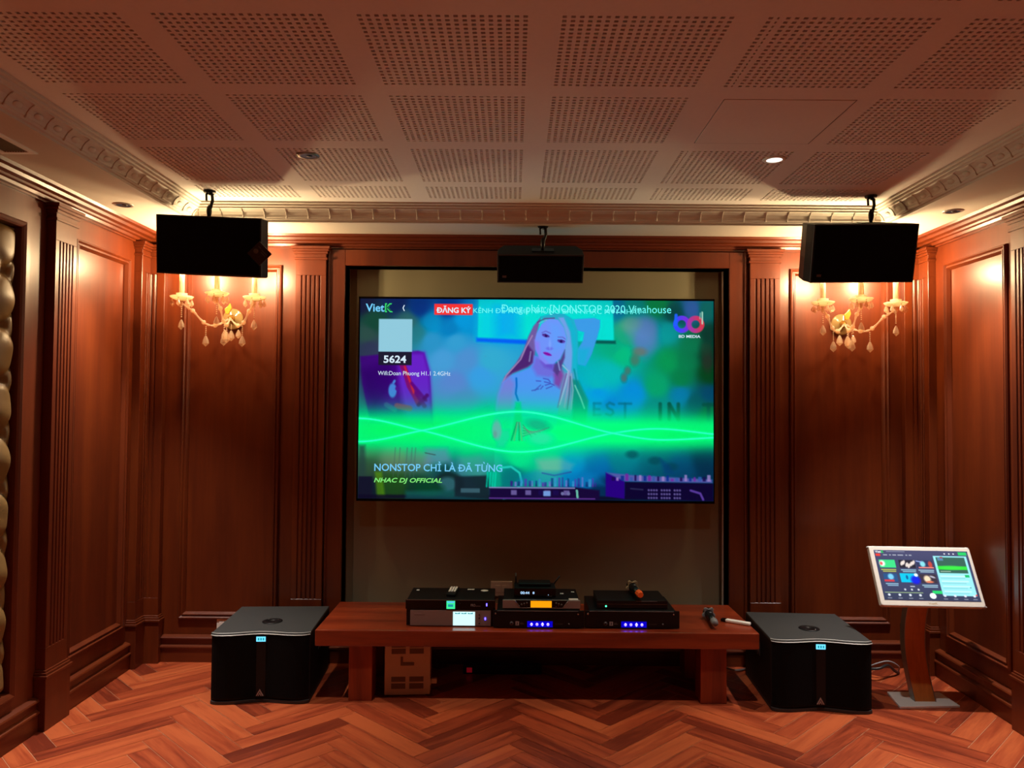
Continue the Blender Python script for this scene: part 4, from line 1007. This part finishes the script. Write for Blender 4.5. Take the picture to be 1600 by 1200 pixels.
# ------------------------------------------------------------------ hanging loudspeakers
def loudspeaker(label, loc, tilt, roll, w, h, dep, taper, hook, ceil_z, badge=False, yaw=0):
    """loc: centre of the front face. Tilt leans the front downward."""
    d = thing('loudspeaker', label, 'loudspeaker', loc, (0, 0, 0))
    M = RZ(yaw) @ RX(tilt) @ RY(roll)
    hw, hh = w/2, h/2
    b = MB(M)
    b.prism([(-hw, .012), (hw, .012), (hw, .10), (hw-taper, dep), (-hw+taper, dep), (-hw, .10)], -hh, hh)
    b.build('cabinet', BLK, d, bevel=.006)
    g = MB(M); g.box(-hw+.006, hw-.006, -.004, .014, -hh+.008, hh-.008); g.build('grille', GRILLE, d, bevel=.004)
    rim = MB(M); 
    for a in (-hh, hh-.008): rim.box(-hw, hw, .0, .014, a, a+.008)
    for a in (-hw, hw-.006): rim.box(a, a+.006, .0, .014, -hh, hh)
    rim.build('rim', BLKTOP, d, bevel=.002)
    MB(M).box(-hw+.028, -hw+.05, -.0055, -.003, -hh+.03, -hh+.042).build('emblem', DIMMARK, d) if not badge else None
    if badge:
        bm_ = M @ T(hw-.006, -.007, -.028) @ RY(45)
        bo = MB(bm_).box(-.042, .042, -.004, .004, -.042, .042).build('badge', BADGE, d, bevel=.002)
        MB(bm_).ball((-.02, -.004, -.004), .012, 10, 6, (1, .25, 1)).build('badge_mark', DIMMARK, bo)
        MB(bm_).box(-.005, .03, -.0055, -.003, .018, .022).box(.0, .03, -.0055, -.003, .008, .012).box(-.028, -.012, -.0055, -.003, .02, .024).build('badge_mark', DIMMARK, bo)
    # yoke plate, arm and ceiling clamp
    hx, hy = hook[0]-loc[0], hook[1]-loc[1]
    top = (M @ Vector((hx, hy, hh)))
    MB(M).box(hx-.06, hx+.06, hy-.03, hy+.03, hh-.002, hh+.005).build('mount_plate', BLKM, d, bevel=.001)
    cz = ceil_z-loc[2]
    arm = MB()
    arm.tube([(top.x, top.y, top.z-.004), (top.x-.004, top.y, top.z+.035), (top.x+.006, top.y, top.z+.055), (top.x+.016, top.y, cz-.05), (top.x+.014, top.y, cz-.02), (top.x, top.y, cz-.014)], .0085, 8)
    arm.ball((top.x, top.y, top.z+.04), .017, 10, 8, (.8, .8, 1.9))
    arm.tube([(top.x-.014, top.y, cz-.05), (top.x-.016, top.y, cz-.018), (top.x-.004, top.y, cz-.01)], .006, 6)
    arm.build('bracket_arm', BLKM, d)
    MB().lathe([(.026, cz-.012), (.03, cz-.006), (.03, cz)], 16, T(top.x, top.y, 0)).build('ceiling_plate', BLKM, d)
    return d
loudspeaker('black loudspeaker with a brown diamond badge hanging above a crystal sconce', (-1.488, 3.72, 2.272), 8, 2, .512, .283, .29, .065, (-1.55, 3.88), ZC, True)
loudspeaker('black loudspeaker without badge hanging above the crystal sconce over the kiosk side', (1.727, 3.78, 2.27), 15, -.8, .512, .286, .29, .045, (1.80, 3.90), ZC)
loudspeaker('small black centre loudspeaker tilted down above the television', (.141, 4.15, 2.248), 27, 0, .468, .158, .19, .03, (.155, 4.235), ZS)

# ------------------------------------------------------------------ crystal wall sconces
def drop_mesh(M, chain, size, beads=True):
    b = MB(M); z = 0
    n = int(chain/.011)
    for i in range(n): b.ball((0, 0, -.006-i*.011), .0042, 6, 4, smooth=False)
    z = -chain; size *= 1.1
    b.lathe([(0, z-size), (size*.30, z-size*.72), (size*.26, z-size*.45), (size*.1, z-size*.1), (0, z)], 6, smooth=False, sx=1, sy=.6)
    return b
def sconce(label, loc, cx):
    d = thing('wall_sconce', label, 'wall lamp', loc)
    # local: y negative is into the room, origin at the plate centre on the wall
    MB().lathe([(.06, 0), (.062, .004), (.056, .009), (.046, .008), (.040, .013), (.028, .012), (.022, .018), (0, .02)], 28, RX(90)).build('backplate', ROSETTE, d)
    MB().lathe([(.016, .016), (.022, .03), (.012, .045), (.008, .058), (0, .062)], 16, RX(90)).build('boss', BRASS, d)
    MB().prism([(-.012, .02), (.006, .02), (.022, .055), (.012, .085), (-.004, .062), (-.02, .05)], -.09, -.075, 'y').build('leaf_ornament', AMBER, d, bevel=.003)
    tips = [(-.203, -.24, .075), (.205, -.24, .075), (cx, -.37, .078)]
    for ti, (tx_, ty, tz) in enumerate(tips):
        # twisted glass arm dipping then rising to the cup
        pts = []
        for i in range(22):
            t = i/21
            pts.append((tx_*t**.9, -.05+(ty+.05)*t, .0-.055*math.sin(PI*min(1, t*1.35))*(1-t*.25)+(tz-.012)*max(0, (t-.45)/.55)**1.6))
        rr = [.0055+.0018*math.sin(i*2.2) for i in range(22)]
        arm = MB(); arm.tube(pts, rr, 8); arm.lathe([(.006, 0), (.011, .012), (.008, .022), (.013, .03)], 10, T(tx_, ty, tz-.03))
        for k in (6, 11, 16): arm.ball(pts[k], .0135, 8, 6, smooth=False)
        ao = arm.build('arm', GLASS, d)
        cup = MB(T(tx_, ty, tz))
        prof = [(.012, 0), (.032, .004), (.053, .012), (.064, .024), (.061, .026), (.05, .016), (.03, .009), (.012, .007)]
        cup.lathe(prof, 24); cup.lathe([(.016, .006), (.028, .03), (.031, .042), (.028, .042), (.015, .016)], 14)
        cup.build('bobeche', FROST, ao)
        MB(T(tx_, ty, tz+.02)).lathe([(.0145, 0), (.0145, .135), (.011, .14)], 16).build('candle', CANDLE, ao)
        MB(T(tx_, ty, tz+.16)).lathe([(.008, 0), (.016, .018), (.017, .03), (.011, .055), (.003, .078), (0, .082)], 14).build('bulb', BULB, ao)
        for a in range(7):
            an = a*2*PI/7+.3
            drop_mesh(T(tx_+.053*math.cos(an), ty+.053*math.sin(an), tz+.018), .012, .036).build('crystal_drop', GLASS, ao)
        drop_mesh(T(tx_, ty, tz-.028), .075, .055).build('crystal_drop', GLASS, ao)
        k = 10; drop_mesh(T(pts[k][0], pts[k][1], pts[k][2]-.01), .055, .06).build('crystal_drop', GLASS, ao)
    for x, y, c, s in ((-.03, -.05, .03, .06), (.012, -.06, .035, .06), (.05, -.05, .03, .05), (-.0, -.1, .045, .065)):
        drop_mesh(T(x, y, -.035), c, s).build('crystal_drop', GLASS, d)
    return d
sconce('crystal candle sconce on the panel under the loudspeaker with the diamond badge', (-1.662, YB-.008, 2.005), .045)
sconce('crystal candle sconce on the panel beside the kiosk, under the loudspeaker without badge', (1.933, YB-.008, 2.0), -.048)

# ------------------------------------------------------------------ downlights and vent
def downlight(label, x, y, z, lens, w, ang, blend=1, col=(1, .95, .88), group=None):
    d = thing('downlight', label, 'ceiling light', (x, y, z), group=group)
    MB().lathe([(.034, -.004), (.047, -.003), (.050, 0), (.036, 0), (.034, -.004)], 28, cap=False).build('trim_ring', WHITEM if lens is LAMPLIT else STEEL, d)
    MB().lathe([(.0, -.001), (.035, -.001), (.035, .0)], 24).build('lens', lens, d)
    if lens is LAMPDIM:
        MB().lathe([(.012, -.004), (.014, -.001)], 12, T(.006, 0, 0)).build('bulb_cap', BLKM, d)
    if w:
        lt = bpy.data.lights.new('downlight_lamp', 'SPOT'); lt.energy = w; lt.spot_size = math.radians(ang); lt.spot_blend = blend
        lt.color = col; lt.shadow_soft_size = .025
        lo = bpy.data.objects.new('downlight_lamp', lt); COL.objects.link(lo); lo.parent = d; lo.location = (0, 0, -.012)
    return d
CW, SW_ = 68, 220
downlight('brightly lit downlight in the perforated ceiling near the access panel', 1.122, 3.303, ZC, LAMPLIT, CW, 80, .95)
downlight('dull downlight in the perforated ceiling, nearest the loudspeaker with the badge', -.897, 3.296, ZC, LAMPDIM, CW, 80, .95)
downlight('dull downlight in the soffit beside the loudspeaker with the badge', -1.958, 3.817, ZS, LAMPDIM, SW_, 72)
downlight('dull downlight in the soffit beside the loudspeaker over the kiosk', 2.190, 3.822, ZS, LAMPDIM, SW_, 72)
for x in (-.897, 1.122):  # unseen lamps, added to brighten the floor and ceiling
    for y in (1.55, -.2): downlight('added downlight in the ceiling out of view', x, y, ZC, LAMPDIM, CW, 80, .95, group='added downlights in the rest of the ceiling')
for x in (-1.958, 2.19):  # soffit lamps likewise added out of view for brightness
    for y in (1.9,): downlight('added downlight in the soffit out of view', x, y, ZS, LAMPDIM, SW_, 72, group='added downlights in the rest of the soffit')
d = thing('air_vent', 'brown slatted air vent in the soffit above the leather panel', 'air vent', (-1.97, 2.66, ZS))
fr = MB()
for a, b, c, e in rects_minus(-.072, .072, -.37, .37, [(-.048, .048, -.345, .345)]): fr.box(a, b, c, e, -.006, .0)
fr.build('frame', WHITEM, d, bevel=.001, seg=1)
MB().box(-.049, .049, -.346, .346, -.0015, -.0005).build('backing', mat('vent_dark', (70, 48, 26), .8), d)
for i in range(9): MB().box(-.044+i*.0105, -.040+i*.0105, -.345, .345, -.005, -.001).build('slat', mat('vent_slat', (120, 92, 56), .6), d)

# ------------------------------------------------------------------ camera, world, view
def camera():
    yaw, pitch, roll = (math.radians(v) for v in (.11, 1.70, .45))
    f = Vector((-math.sin(yaw)*math.cos(pitch), math.cos(yaw)*math.cos(pitch), math.sin(pitch)))
    r0 = Vector((math.cos(yaw), math.sin(yaw), 0)); u0 = r0.cross(f)
    r = r0*math.cos(roll)+u0*math.sin(roll); u = -r0*math.sin(roll)+u0*math.cos(roll)
    cd = bpy.data.cameras.new('camera'); cd.sensor_width = 36; cd.lens = 36*1202/1600; cd.clip_start = .02
    co = bpy.data.objects.new('camera', cd); COL.objects.link(co)
    co.matrix_world = Matrix(((r.x, u.x, -f.x, 0), (r.y, u.y, -f.y, 0), (r.z, u.z, -f.z, 1.5), (0, 0, 0, 1)))
    S.camera = co
camera()
wd = bpy.data.worlds.new('world'); S.world = wd; wd.use_nodes = True
wd.node_tree.nodes['Background'].inputs['Color'].default_value = (.02, .012, .008, 1)
wd.node_tree.nodes['Background'].inputs['Strength'].default_value = .3
S.view_settings.view_transform = 'Standard'; S.view_settings.look = 'None'
S.view_settings.gamma = 1; S.view_settings.use_curve_mapping = False
S.view_settings.exposure = 0
S.cycles.use_denoising = True
S.cycles.max_bounces = 10; S.cycles.diffuse_bounces = 5; S.cycles.glossy_bounces = 4; S.cycles.transmission_bounces = 8
S.cycles.caustics_reflective = False; S.cycles.caustics_refractive = False
S.cycles.sample_clamp_indirect = 4
